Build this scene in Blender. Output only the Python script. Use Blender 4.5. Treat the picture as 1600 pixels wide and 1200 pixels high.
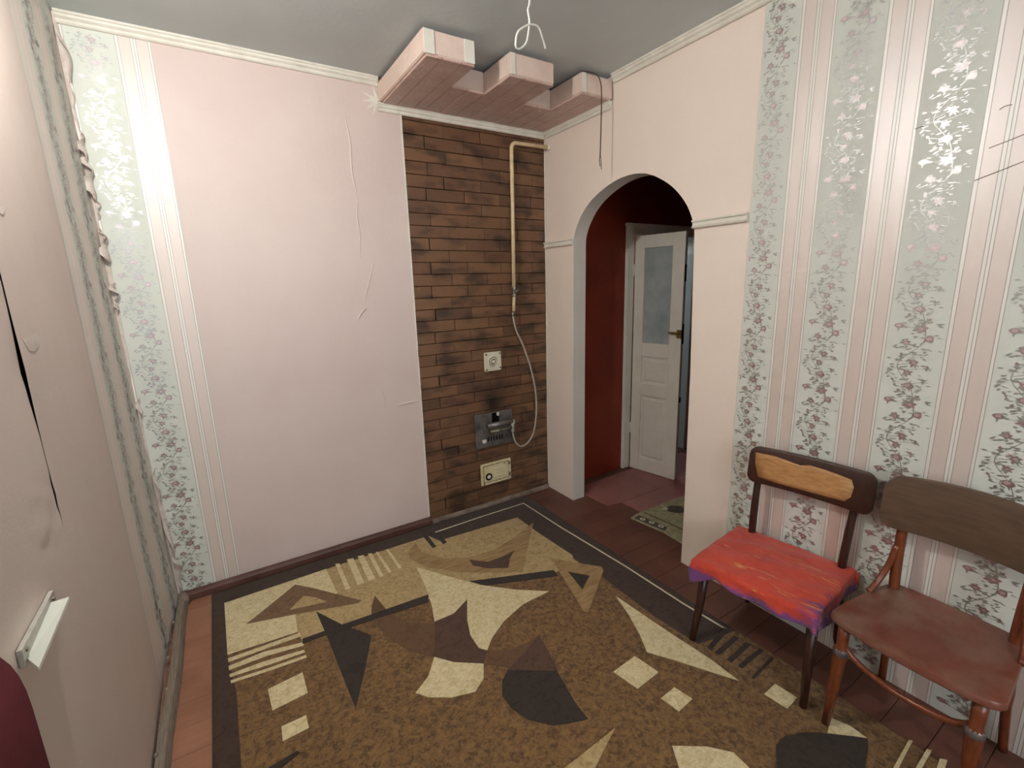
import bpy, bmesh, math, random
from mathutils import Vector, Matrix

for o in list(bpy.data.objects):
    bpy.data.objects.remove(o, do_unlink=True)
SC = bpy.context.scene
COL = SC.collection
PI = math.pi

# ------------------------------------------------------------------ camera
W = 2.261      # room width; back wall is y = 0, left wall x = 0, floor z = 0
H = 2.5
cd = bpy.data.cameras.new('camera')
cam = bpy.data.objects.new('camera', cd)
COL.objects.link(cam)
yaw, pitch, roll = math.radians(-32.1773), math.radians(12.1403), math.radians(-1.6407)
fw = Vector((-math.sin(yaw) * math.cos(pitch), math.cos(yaw) * math.cos(pitch), -math.sin(pitch)))
r0 = Vector((math.cos(yaw), math.sin(yaw), 0))
u0 = r0.cross(fw)
rt = math.cos(roll) * r0 + math.sin(roll) * u0
up = -math.sin(roll) * r0 + math.cos(roll) * u0
M = Matrix((rt, up, -fw)).transposed().to_4x4()
M.translation = Vector((0.35662, -2.5629, 1.46335))
cam.matrix_world = M
cd.sensor_fit = 'HORIZONTAL'
cd.sensor_width = 36
cd.lens = 725.23 / 1600 * 36
cd.clip_start = 0.02
SC.camera = cam

# ------------------------------------------------------------------ world, light level
LAMP_POS = (0.15, -1.30, 2.31)
LAMP_STRENGTH = 1090.0
LAMP_COLOR = (1.0, 0.99, 0.96)
wd = bpy.data.worlds.new('world')
SC.world = wd
wd.use_nodes = True
wd.node_tree.nodes['Background'].inputs[0].default_value = (0.86, 0.93, 1.0, 1)
wd.node_tree.nodes['Background'].inputs[1].default_value = 9.5  # overcast daylight; enters as fill through the window added in the rear wall
# daylight enters only through the added window opening; the portal just guides sampling
pl_ = bpy.data.lights.new('window_portal', 'AREA'); pl_.shape = 'RECTANGLE'; pl_.size = 1.20; pl_.size_y = 1.30
pl_.cycles.is_portal = True
po_ = bpy.data.objects.new('window_portal', pl_); COL.objects.link(po_)
po_.location = (0.75, -4.02, 1.5); po_.rotation_euler = (PI / 2, 0, 0)
SC.view_settings.view_transform = 'Standard'
SC.view_settings.look = 'None'
SC.view_settings.gamma = 1.0
SC.view_settings.use_curve_mapping = False
SC.view_settings.exposure = 0.13

# ------------------------------------------------------------------ mesh helpers
class MB:
    """collects polygons, then links them as one mesh object"""
    def __init__(self):
        self.v = []
        self.f = []
        self.mi = []
    def add(self, vs, fs, mi=0):
        n = len(self.v)
        self.v += [tuple(p) for p in vs]
        self.f += [tuple(i + n for i in f) for f in fs]
        self.mi += [mi] * len(fs)
        return self
    def box(self, a, b, mi=0):
        (x0, y0, z0), (x1, y1, z1) = a, b
        x0, x1 = sorted((x0, x1)); y0, y1 = sorted((y0, y1)); z0, z1 = sorted((z0, z1))
        v = [(x0, y0, z0), (x1, y0, z0), (x1, y1, z0), (x0, y1, z0), (x0, y0, z1), (x1, y0, z1), (x1, y1, z1), (x0, y1, z1)]
        return self.add(v, [(0, 3, 2, 1), (4, 5, 6, 7), (0, 1, 5, 4), (1, 2, 6, 5), (2, 3, 7, 6), (3, 0, 4, 7)], mi)
    def tube(self, pts, rad, n=12, mi=0, cap=True, flat=1.0):
        pts = [Vector(p) for p in pts]
        rads = rad if isinstance(rad, (list, tuple)) else [rad] * len(pts)
        t0 = (pts[1] - pts[0]).normalized()
        ref = Vector((0, 0, 1)) if abs(t0.z) < 0.9 else Vector((1, 0, 0))
        nrm = t0.cross(ref).normalized()
        vs, fs = [], []
        for i, p in enumerate(pts):
            t = (pts[min(i + 1, len(pts) - 1)] - pts[max(i - 1, 0)]).normalized()
            nrm = (nrm - t * nrm.dot(t)).normalized()
            b = t.cross(nrm)
            for k in range(n):
                a = 2 * PI * k / n
                vs.append(p + nrm * (math.cos(a) * rads[i]) + b * (math.sin(a) * rads[i] * flat))
        for i in range(len(pts) - 1):
            for k in range(n):
                fs.append((i * n + k, i * n + (k + 1) % n, (i + 1) * n + (k + 1) % n, (i + 1) * n + k))
        if cap:
            fs.append(tuple(range(n - 1, -1, -1)))
            fs.append(tuple((len(pts) - 1) * n + k for k in range(n)))
        return self.add(vs, fs, mi)
    def prism(self, poly, axis, a, b, mi=0):
        """poly: 2D outline; axis 'x','y','z' extruded from a to b. other coords in cyclic order for x:(y,z) y:(x,z) z:(x,y)"""
        def P(q, h):
            if axis == 'x': return (h, q[0], q[1])
            if axis == 'y': return (q[0], h, q[1])
            return (q[0], q[1], h)
        n = len(poly)
        vs = [P(q, a) for q in poly] + [P(q, b) for q in poly]
        fs = [tuple(range(n)), tuple(range(2 * n - 1, n - 1, -1))]
        fs += [(i, i + n, (i + 1) % n + n, (i + 1) % n) for i in range(n)]
        return self.add(vs, fs, mi)
    def lathe(self, prof, n=20, org=(0, 0, 0), axis='z', mi=0):
        """prof: (radius, height)"""
        vs, fs = [], []
        for r, h in prof:
            for k in range(n):
                a = 2 * PI * k / n
                c, s = r * math.cos(a), r * math.sin(a)
                q = {'z': (c, s, h), 'y': (c, h, s), 'x': (h, c, s)}[axis]
                vs.append((q[0] + org[0], q[1] + org[1], q[2] + org[2]))
        for i in range(len(prof) - 1):
            for k in range(n):
                fs.append((i * n + k, i * n + (k + 1) % n, (i + 1) * n + (k + 1) % n, (i + 1) * n + k))
        fs.append(tuple(range(n - 1, -1, -1)))
        fs.append(tuple((len(prof) - 1) * n + k for k in range(n)))
        return self.add(vs, fs, mi)
    def grid(self, fn, nu, nv, mi=0):
        vs = [fn(i / nu, j / nv) for j in range(nv + 1) for i in range(nu + 1)]
        fs = [(j * (nu + 1) + i, j * (nu + 1) + i + 1, (j + 1) * (nu + 1) + i + 1, (j + 1) * (nu + 1) + i) for j in range(nv) for i in range(nu)]
        return self.add(vs, fs, mi)
    def mesh(self, name, mats, bevel=0, seg=2, smooth=False, fixn=True, merge=False):
        me = bpy.data.meshes.new(name)
        me.from_pydata(self.v, [], self.f)
        bm = bmesh.new(); bm.from_mesh(me)
        bm.faces.ensure_lookup_table()
        for f, m in zip(bm.faces, self.mi): f.material_index = m
        if merge: bmesh.ops.remove_doubles(bm, verts=bm.verts, dist=1e-5)
        if fixn: bmesh.ops.recalc_face_normals(bm, faces=bm.faces)
        if bevel:
            es = [e for e in bm.edges if len(e.link_faces) == 2 and e.calc_face_angle(0) > 0.5]
            bmesh.ops.bevel(bm, geom=es, offset=bevel, segments=seg, affect='EDGES', clamp_overlap=True)
        if smooth:
            for f in bm.faces: f.smooth = True
        bm.to_mesh(me); bm.free()
        for m in (mats if isinstance(mats, (list, tuple)) else [mats]): me.materials.append(m)
        if smooth is True and bevel:
            pass
        return me
    def build(self, name, mats, parent=None, **k):
        loc = k.pop('loc', None); auto = k.pop('auto', False)
        if auto: k['smooth'] = True
        me = self.mesh(name, mats, **k)
        if auto:
            try:
                me.set_sharp_from_angle(angle=0.6)
            except Exception:
                pass
        o = bpy.data.objects.new(name, me)
        COL.objects.link(o)
        if parent: o.parent = parent
        if loc: o.location = loc
        return o

def solid(o, t, off=-1):
    m = o.modifiers.new('solid', 'SOLIDIFY'); m.thickness = t; m.offset = off
    return o
def empty(name, loc=(0, 0, 0), rz=0, parent=None):
    o = bpy.data.objects.new(name, None); COL.objects.link(o)
    o.location = loc; o.rotation_euler = (0, 0, rz); o.empty_display_size = 0.1
    if parent: o.parent = parent
    return o
def tag(o, label, cat=None, group=None, kind=None):
    if label: o['label'] = label
    if cat: o['category'] = cat
    if group: o['group'] = group
    if kind: o['kind'] = kind
    return o
def smoothpath(pts, k=6):
    """Catmull-Rom"""
    P = [Vector(p) for p in pts]; out = []
    for i in range(len(P) - 1):
        a, b, c, d = P[max(i - 1, 0)], P[i], P[i + 1], P[min(i + 2, len(P) - 1)]
        for j in range(k):
            t = j / k
            out.append(0.5 * ((2 * b) + (c - a) * t + (2 * a - 5 * b + 4 * c - d) * t * t + (-a + 3 * b - 3 * c + d) * t ** 3))
    out.append(P[-1])
    return out

# ------------------------------------------------------------------ materials
def srgb(h):
    c = [int(h[i:i + 2], 16) / 255 for i in (0, 2, 4)]
    return tuple(v / 12.92 if v <= 0.04045 else ((v + 0.055) / 1.055) ** 2.4 for v in c)
def L(c):
    return (*(srgb(c) if isinstance(c, str) else c), 1.0)
class NT:
    def __init__(self, name):
        self.m = bpy.data.materials.new(name); self.m.use_nodes = True
        self.t = self.m.node_tree; self.b = self.t.nodes['Principled BSDF']
    def n(self, typ, **k):
        nd = self.t.nodes.new(typ)
        for a, b in k.items(): setattr(nd, a, b)
        return nd
    def l(self, a, b): self.t.links.new(a, b)
    def pos(self, obj=False):
        if obj: return self.n('ShaderNodeTexCoord').outputs['Object']
        return self.n('ShaderNodeNewGeometry').outputs['Position']
    def scale(self, v, s):
        mp = self.n('ShaderNodeMapping'); mp.inputs['Scale'].default_value = s if isinstance(s, tuple) else (s, s, s)
        self.l(v, mp.inputs['Vector']); return mp.outputs['Vector']
    def noise(self, v, sc, det=4, rough=0.55, dist=0):
        nd = self.n('ShaderNodeTexNoise'); nd.inputs['Scale'].default_value = sc; nd.inputs['Detail'].default_value = det
        nd.inputs['Roughness'].default_value = rough; nd.inputs['Distortion'].default_value = dist
        self.l(v, nd.inputs['Vector']); return nd.outputs['Fac']
    def ramp(self, fac, stops, interp='LINEAR'):
        r = self.n('ShaderNodeValToRGB'); r.color_ramp.interpolation = interp
        e = r.color_ramp.elements
        while len(e) < len(stops): e.new(0.5)
        for el, (p, c) in zip(e, stops):
            el.position = p; el.color = L(c) if not isinstance(c, float) else (c, c, c, 1)
        self.l(fac, r.inputs[0]); return r.outputs[0]
    def mix(self, fac, a, b, blend='MIX'):
        m = self.n('ShaderNodeMix', data_type='RGBA', blend_type=blend)
        for s, v in ((m.inputs[0], fac), (m.inputs[6], a), (m.inputs[7], b)):
            if isinstance(v, (int, float)): s.default_value = v
            elif isinstance(v, (str, tuple)): s.default_value = L(v)
            else: self.l(v, s)
        return m.outputs[2]
    def math(self, op, a, b=0.0, c=None, clamp=False):
        m = self.n('ShaderNodeMath', operation=op, use_clamp=clamp)
        for s, v in zip(m.inputs, (a, b, c)):
            if v is None: continue
            if isinstance(v, (int, float)): s.default_value = v
            else: self.l(v, s)
        return m.outputs[0]
    def bump(self, h, st=0.3, d=0.01):
        b = self.n('ShaderNodeBump'); b.inputs['Strength'].default_value = st; b.inputs['Distance'].default_value = d
        self.l(h, b.inputs['Height']); self.l(b.outputs[0], self.b.inputs['Normal'])
    def out(self, col=None, rough=0.6, spec=0.5, metal=0.0, ior=1.5):
        self.b.inputs['IOR'].default_value = ior
        if col is not None:
            if isinstance(col, (str, tuple)): self.b.inputs['Base Color'].default_value = L(col)
            else: self.l(col, self.b.inputs['Base Color'])
        if isinstance(rough, (int, float)): self.b.inputs['Roughness'].default_value = rough
        else: self.l(rough, self.b.inputs['Roughness'])
        if isinstance(spec, (int, float)): self.b.inputs['Specular IOR Level'].default_value = spec
        else: self.l(spec, self.b.inputs['Specular IOR Level'])
        self.b.inputs['Metallic'].default_value = metal
        return self.m

def mottled(name, c1, c2, sc=8, rough=0.6, spec=0.3, bump=0.2, bsc=60, bd=0.004, stretch=None, c3=None, obj=False):
    t = NT(name); p = t.pos(obj)
    q = t.scale(p, stretch) if stretch else p
    f = t.noise(q, sc, 5)
    stops = [(0.3, c1), (0.7, c2)] if c3 is None else [(0.28, c1), (0.52, c2), (0.75, c3)]
    col = t.ramp(f, stops)
    if bump: t.bump(t.noise(q, bsc, 3), bump, bd)
    return t.out(col, rough, spec)

def paper(name, c1, c2, rough=0.5):
    """plain embossed wallpaper, slightly satin"""
    t = NT(name); p = t.pos()
    big = t.noise(p, 1.6, 4, 0.6)
    fine = t.noise(t.scale(p, (260, 260, 120)), 1.0, 2)
    mid = t.noise(t.scale(p, (5, 5, 2.2)), 1.0, 4)
    col = t.ramp(big, [(0.3, c1), (0.7, c2)])
    col = t.mix(t.math('MULTIPLY', fine, 0.12), col, (0.36, 0.29, 0.26))
    h = t.math('ADD', t.math('MULTIPLY', fine, 0.12), t.math('MULTIPLY', mid, 1.0))
    t.bump(h, 0.35, 0.012)
    return t.out(col, rough, 0.35)

PERIOD = 0.267
def striped(name, axis, start, sign, ior=1.68, rg=.48):
    """floral-ground / line / bar / double line / bar / line wallpaper; stripes run vertically"""
    t = NT(name); p = t.pos()
    sep = t.n('ShaderNodeSeparateXYZ'); t.l(p, sep.inputs[0])
    a = sep.outputs[axis]
    u = t.math('MULTIPLY', t.math('SUBTRACT', a, start), sign / PERIOD)
    u = t.math('FRACT', t.math('ADD', u, 10.0))
    G, P, Wt, D = 'd3d6cb', 'd6c4b8', 'e8e3d8', '9d948a'
    bands = [(0, G, .6, .25 / (ior * ior)), (.566, D, .45, .5), (.574, Wt, rg, .9), (.602, D, .45, .5), (.610, P, rg, 1.0), (.748, D, .45, .5), (.756, Wt, .4, .6), (.782, D, .45, .5), (.790, Wt, .4, .6), (.816, D, .45, .5), (.824, P, rg, 1.0), (.958, D, .45, .5), (.966, Wt, rg, .9), (.990, D, .45, .5)]
    col = t.ramp(u, [(b[0], b[1]) for b in bands], 'CONSTANT')
    ro = t.ramp(u, [(b[0], b[2]) for b in bands], 'CONSTANT')
    sp = t.ramp(u, [(b[0], b[3]) for b in bands], 'CONSTANT')
    dirt = t.noise(p, 3.0, 5, 0.6)
    col = t.mix(t.math('MULTIPLY', dirt, 0.30), col, (0.42, 0.37, 0.32))
    mid = t.noise(t.scale(p, (6, 6, 3)), 1.0, 3)
    fine = t.noise(t.scale(p, (300, 300, 150)), 1.0, 2)
    t.bump(t.math('ADD', mid, t.math('MULTIPLY', fine, 0.06)), 0.25, 0.01)
    return t.out(col, ro, sp, 0.0, ior)

M_ = {}
M_['pink'] = paper('pink wallpaper', 'ccb9b1', 'd5c4bc', 0.50)  # darkened to tone down the lamp light on the back wall
M_['peach_lifted'] = paper('peach wallpaper', 'e6d6c7', 'eddecf', 0.52)  # peach tone, lightened to make up for weak light on the right wall
M_['leftpink'] = paper('mauve wallpaper', 'c6b5aa', 'd0c0b5', 0.55)
M_['stripe_r'] = striped('striped wallpaper right', 1, -1.655, -1, 1.9, .43)
M_['stripe_b'] = striped('striped wallpaper back', 0, 0.022, 1)
M_['stripe_l'] = striped('striped wallpaper left', 1, -0.05, -1)
M_['flapback'] = mottled('bare paper back', 'b7a79c', 'd2c8bf', 25, 0.7, 0.2, 0.3, 80)
M_['leaf'] = NT('leaf print').out('76776b', 0.42, 1.0, 0.0, 2.3)
M_['rose'] = NT('rose print').out('7d5150', 0.42, 1.0, 0.0, 2.3)
M_['rose_light'] = NT('rose light print').out('ad8c84', 0.42, 1.0, 0.0, 2.3)
for k_, c_, in (('leaf', '737468'), ('rose', '7d4f4e'), ('rose_light', 'ad8c84')):
    M_[k_ + '_pearl'] = NT(k_ + ' pearl print').out(c_, 0.42, 1.0, 0.0, 2.4)
M_['ceiling'] = mottled('ceiling paint', 'b6bbb9', 'c3c9c7', 1.5, 0.6, 0.3, 0.25, 40, 0.003)
M_['white_trim'] = mottled('old white paint', 'cfc9ba', 'e2ddd0', 14, 0.45, 0.4, 0.2, 90, 0.002)
M_['plaster'] = mottled('grey plaster', '3a302a', '5d5047', 8, 0.9, 0.1)
M_['jamb'] = mottled('jamb paper', 'cfc7ba', 'dbd3c7', 3, 0.6, 0.3)
M_['hallred'] = mottled('hall red paint', '6e2412', '84301a', 3, 0.5, 0.35)
M_['mortar'] = mottled('dark mortar', '46301f', '5a4230', 20, 0.9, 0.1)
def plank_mat():
    t = NT('painted planks'); p = t.pos()
    rnd = t.n('ShaderNodeObjectInfo').outputs['Random']
    g = t.noise(t.scale(p, (3, 40, 40)), 1.0, 4)
    w = t.noise(p, 2.2, 5, 0.65)
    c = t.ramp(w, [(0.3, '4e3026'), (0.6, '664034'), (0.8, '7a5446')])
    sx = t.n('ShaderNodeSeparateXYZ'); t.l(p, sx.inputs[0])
    worn = t.ramp(t.math('ADD', sx.outputs[0], t.math('MULTIPLY', w, 0.3)), [(0.40, 1.0), (0.75, 0.0)])  # tone change only: lighter brown towards the left wall
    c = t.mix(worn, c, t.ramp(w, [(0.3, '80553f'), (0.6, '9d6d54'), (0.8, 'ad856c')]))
    c = t.mix(t.math('MULTIPLY', g, 0.3), c, '4f3127')
    c = t.mix(t.math('MULTIPLY', rnd, 0.12), c, '95654f')
    t.bump(g, 0.2, 0.004)
    return t.out(c, 0.5, 0.35)
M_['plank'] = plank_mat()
def brick_mat():
    t = NT('brick tile'); p = t.pos()
    rnd = t.n('ShaderNodeObjectInfo').outputs['Random']
    base = t.ramp(rnd, [(0.0, '684934'), (0.35, '715037'), (0.65, '79583c'), (1.0, '5b402e')])
    cloud = t.noise(t.scale(p, (5.5, 5.5, 12)), 1.0, 3, 0.5)
    dark = t.ramp(cloud, [(0.47, 0.0), (0.64, 1.0)])
    c = t.mix(t.math('MULTIPLY', dark, 0.80), base, '2c2019')
    fine = t.noise(p, 140, 3)
    c = t.mix(t.math('MULTIPLY', fine, 0.25), c, '4c3529')
    # soot above the burner opening
    vd = t.n('ShaderNodeVectorMath', operation='DISTANCE'); t.l(t.scale(p, (1, 1, 0.62)), vd.inputs[0]); vd.inputs[1].default_value = (1.815, 0, 0.70 * 0.62)
    soot = t.ramp(t.math('ADD', vd.outputs['Value'], t.math('MULTIPLY', t.noise(p, 18), 0.05)), [(0.03, 1.0), (0.14, 0.0)])
    c = t.mix(t.math('MULTIPLY', soot, 0.85), c, '120e0c')
    t.bump(t.noise(p, 90, 4), 0.35, 0.002)
    return t.out(c, 0.5, 0.4)
M_['brick'] = brick_mat()
M_['cream_pipe'] = mottled('cream pipe paint', 'c9b088', 'dcc79f', 30, 0.4, 0.5, 0.1)
M_['hose'] = mottled('grey hose', '9a948a', 'b0aaa0', 60, 0.5, 0.4)
M_['steel'] = mottled('galvanised steel', '4c4a49', '77726e', 14, 0.45, 0.6, 0.15, c3='8d8781')
M_['steel'].node_tree.nodes['Principled BSDF'].inputs['Metallic'].default_value = 0.55
M_['dullmetal'] = mottled('tarnished metal', '5d564a', '8b8473', 40, 0.4, 0.6)
M_['dullmetal'].node_tree.nodes['Principled BSDF'].inputs['Metallic'].default_value = 0.6
M_['black'] = NT('soot black').out('0b0908', 0.9, 0.1)
def chipped(name, c1, c2, cd_, thr=0.62, sc=28):
    t = NT(name); p = t.pos()
    f = t.noise(p, sc, 6, 0.7)
    c = t.ramp(t.noise(p, 9, 4), [(0.3, c1), (0.7, c2)])
    c = t.mix(t.ramp(f, [(thr, 0.0), (thr + 0.03, 1.0)]), c, cd_)
    t.bump(t.math('ADD', f, t.noise(p, 45, 4)), 0.3, 0.005)
    return t.out(c, 0.5, 0.35)
M_['cream_chip'] = chipped('chipped cream enamel', 'cdbf94', 'ddd2ab', '2b231b', 0.61, 42)
M_['ivory'] = chipped('ivory plastic', 'cfc6ae', 'ded6c1', '5a4c3c', 0.66, 40)
M_['door'] = chipped('old door paint', 'e6e2d4', 'efece0', '6b5f50', 0.70, 22)
M_['bluewall'] = mottled('pale blue wall', 'b7c7cc', 'c6d4d8', 3, 0.7, 0.2)
M_['brass'] = NT('worn brass').out('8a7242', 0.4, 0.5, 0.8)
def glass_mat():
    t = NT('pale blue glass'); p = t.pos()
    f = t.noise(p, 7, 5, 0.6)
    c = t.ramp(f, [(0.3, 'a9b8ba'), (0.7, 'd2dcdc')])  # mottled pale blue-grey base colour
    t.b.inputs['Transmission Weight'].default_value = 0.25
    t.bump(f, 0.1, 0.01)
    return t.out(c, 0.18, 0.5)
M_['glass'] = glass_mat()
M_['shelfpink'] = chipped('thick pink paint', 'd2b9ab', 'decabd', '8d7263', 0.72, 24)
def shelf_mat():
    t = NT('lumpy painted boards'); p = t.pos()
    f = t.noise(p, 9, 6, 0.65)
    c = t.ramp(f, [(0.3, 'b8968a'), (0.6, 'c7a99d'), (0.8, 'd8c3b6')])
    t.bump(t.math('ADD', t.noise(p, 38, 5, 0.6), t.noise(p, 7, 3)), 0.6, 0.018)
    return t.out(c, 0.34, 0.55)
M_['shelfboard'] = shelf_mat()
M_['wire'] = NT('white cable').out('d6d2c6', 0.4, 0.4)
M_['browncord'] = NT('brown cord').out('4a3a2e', 0.5, 0.3)
M_['batten'] = mottled('weathered batten', '6d6154', '8c7f70', 10, 0.8, 0.2, 0.4, 50, 0.004, (30, 1.5, 30))
M_['skirting'] = mottled('brown skirting paint', '4b2d25', '64433a', 7, 0.45, 0.4, 0.2)
M_['greyskirt'] = mottled('scuffed grey skirting', '5e4f45', '8a7a6d', 12, 0.7, 0.25, 0.3)

# rug
def pile(name, c1, c2, sc=32, c3=None, dist=1.2, stretch=None):
    t = NT(name); p = t.pos()
    q = t.scale(p, stretch) if stretch else p
    f = t.noise(q, sc, 4, 0.6, dist)
    col = t.ramp(f, [(0.36, c1), (0.52, c2), (0.68, c3 or c2)])
    fine = t.noise(p, 420, 2)
    col = t.mix(t.math('MULTIPLY', fine, 0.3), col, '1d140c')
    t.bump(t.math('ADD', t.math('MULTIPLY', fine, 0.6), f), 0.5, 0.003)
    t.b.inputs['Sheen Weight'].default_value = 0.15
    return t.out(col, 0.95, 0.1)
M_['rugbase'] = pile('rug brown gold', '553f28', '775a39', 55, '86683f', 0.7)
M_['tan'] = pile('rug tan', '9c8358', 'b39a6c', 40, 'bda678')
M_['beige'] = pile('rug beige', 'c4b083', 'd8c79c', 45, 'e2d4ad')
M_['dark'] = pile('rug charcoal', '2e2620', '372e27', 30)
M_['border'] = pile('rug border', '382a23', '43342b', 30)
M_['brown'] = pile('rug cocoa', '6a5138', '7a5f44', 30)
M_['midbrown'] = pile('rug walnut', '59412c', '654b33', 30)
M_['darkbrown'] = pile('rug umber', '4a352a', '563f32', 30)
M_['woodtan'] = pile('rug wood grain', '8a6c45', '9c7f55', 1.0, 'a98c60', 0.4, (9, 50, 1))
M_['cream'] = pile('rug cream line', 'cfc2a6', 'd8ccb2', 60)

# ================================================================== THE SETTING
random.seed(7)
XF = 4.2        # far end of the corridor and the floor
YR = -3.9       # wall behind the camera
fl_ = MB().box((-0.12, YR - 0.1, -0.12), (XF + 0.1, 1.5, -0.012)).build('floor', M_['mortar'])
tag(fl_, 'red-brown painted wooden plank floor running under the patterned rug', 'floor', kind='structure')
pw = 0.118
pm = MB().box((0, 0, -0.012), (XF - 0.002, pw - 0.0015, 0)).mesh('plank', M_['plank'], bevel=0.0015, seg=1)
y = 0.0
k = 0
while y > YR:
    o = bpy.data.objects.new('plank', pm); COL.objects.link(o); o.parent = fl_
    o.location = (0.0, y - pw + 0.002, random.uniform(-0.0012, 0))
    y -= pw; k += 1
c_ = MB().box((-0.12, YR - 0.1, H), (XF + 0.1, 1.5, H + 0.1)).build('ceiling', M_['ceiling'])
tag(c_, 'dull grey painted ceiling above the room', 'ceiling', kind='structure')

# ---- wall with the brick chimney breast (back)
wb = MB().box((-0.12, 0.02, 0), (W + 0.10, 0.12, H)).build('wall_back', M_['mortar'])
tag(wb, 'back wall with pink wallpaper and a strip of brown brick', 'wall', kind='structure')
BX0 = 1.327
def wavy_sheet(mb, x0, x1, z0, z1, nx, nz, amp, seed):
    rnd = random.Random(seed)
    ph = [(rnd.uniform(1.5, 7), rnd.uniform(1, 4), rnd.uniform(0, 6.28)) for _ in range(5)]
    def fn(u, v):
        x = x0 + (x1 - x0) * u; z = z0 + (z1 - z0) * v
        d = sum(math.sin(a * x + b * z + c) for a, b, c in ph) / 5 * amp
        return (x, d, z)
    return mb.grid(fn, nx, nz)
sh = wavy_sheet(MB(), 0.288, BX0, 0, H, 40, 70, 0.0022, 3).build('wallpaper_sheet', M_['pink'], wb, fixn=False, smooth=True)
for q in sh.data.vertices: q.co.y += 0.003 if False else 0.0
MB().box((0.288, 0.004, 0), (BX0, 0.021, H)).build('wallpaper_backing', M_['flapback'], wb)
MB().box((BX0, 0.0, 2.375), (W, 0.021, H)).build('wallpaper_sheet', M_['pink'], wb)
# creases and blisters of the plain paper
def crease(pts, w, h, name='wallpaper_crease', mat='pink', parent=wb):
    """pts (x, z) on the back wall; low rounded ridge"""
    P = smoothpath([(a, -0.0005, b) for a, b in pts], 4)
    n = len(P); vs = []; fs = []
    for i, p in enumerate(P):
        t = (P[min(i + 1, n - 1)] - P[max(i - 1, 0)]).normalized()
        s = Vector((t.z, 0, -t.x)); e = math.sin(PI * i / (n - 1)) ** 0.6
        for kk in range(5):
            a = (kk / 4 - 0.5) * 2
            vs.append(p + s * (a * w * (0.3 + 0.7 * e)) + Vector((0, -h * e * math.cos(a * PI / 2) - 0.0012 + 0.003 * abs(a) ** 3, 0)))
    for i in range(n - 1):
        for kk in range(4):
            fs.append((i * 5 + kk, i * 5 + kk + 1, (i + 1) * 5 + kk + 1, (i + 1) * 5 + kk))
    return MB().add(vs, fs).build(name, M_[mat], parent, smooth=True, fixn=False)
crease([(1.035, 2.30), (1.05, 2.18), (1.045, 2.05), (1.06, 1.93)], 0.007, 0.004)
crease([(1.065, 1.93), (1.05, 1.84), (1.055, 1.74), (1.045, 1.62)], 0.006, 0.003)
crease([(1.005, 1.30), (1.03, 1.34), (1.055, 1.36)], 0.006, 0.004)
crease([(1.05, 1.40), (1.09, 1.52), (1.12, 1.60)], 0.004, 0.002)
crease([(1.18, 0.795), (1.25, 0.80), (1.31, 0.80)], 0.006, 0.004)
crease([(1.10, 0.905), (1.11, 0.84), (1.105, 0.79)], 0.004, 0.002)
# torn paper star by the shelf end
for a, (dx, dz) in enumerate([(-.075, .03), (-.06, -.05), (-.02, .07), (-.03, -.075), (-.085, -.012)]):
    bx, bz = 1.205, 2.395
    s = Vector((-dz, 0, dx)).normalized() * 0.012
    MB().add([(bx + s.x, -0.003, bz + s.z), (bx - s.x, -0.003, bz - s.z), (bx + dx, -0.0045, bz + dz)], [(0, 1, 2)]).build('torn_paper', M_['white_trim'], wb)

# bricks: 0.235 m long, courses 0.0665 m
def brick_mesh():
    return MB().box((-0.5, -0.0045, -0.5), (0.5, 0.022, 0.5))
bl, bh, gap = 0.2355, 0.0665, 0.0028
def one_brick(x0, x1, z0, z1):
    key = (round(x1 - x0, 2), round(z1 - z0, 3))
    if key not in BM:
        w_, h_ = x1 - x0, z1 - z0
        mb = MB().box((-w_ / 2, -0.0045, -h_ / 2), (w_ / 2, 0.02, h_ / 2))
        BM[key] = mb.mesh('brick', M_['brick'], bevel=0.0018, seg=1)
    o = bpy.data.objects.new('brick', BM[key]); COL.objects.link(o); o.parent = wb
    o.location = ((x0 + x1) / 2, random.uniform(-0.0005, 0.0025), (z0 + z1) / 2)
    o.rotation_euler = (math.radians(random.uniform(-2.2, -0.2)), math.radians(random.uniform(-0.25, 0.25)), math.radians(random.uniform(-.3, .3)))
BM = {}
row = 0
ztop = 2.3955
while True:
    z1 = ztop - row * bh
    z0 = max(z1 - bh, 0.0)
    if z1 < 0.03: break
    off = 1.447 if row % 2 == 0 else 1.562
    off += random.uniform(-0.012, 0.012)
    j = [BX0] + [off + i * bl for i in range(-2, 6) if BX0 + 0.03 < off + i * bl < W - 0.03] + [W]
    for a, b in zip(j[:-1], j[1:]):
        one_brick(a + gap / 2, b - gap / 2, z0 + gap / 2, z1 - gap / 2)
    row += 1

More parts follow.
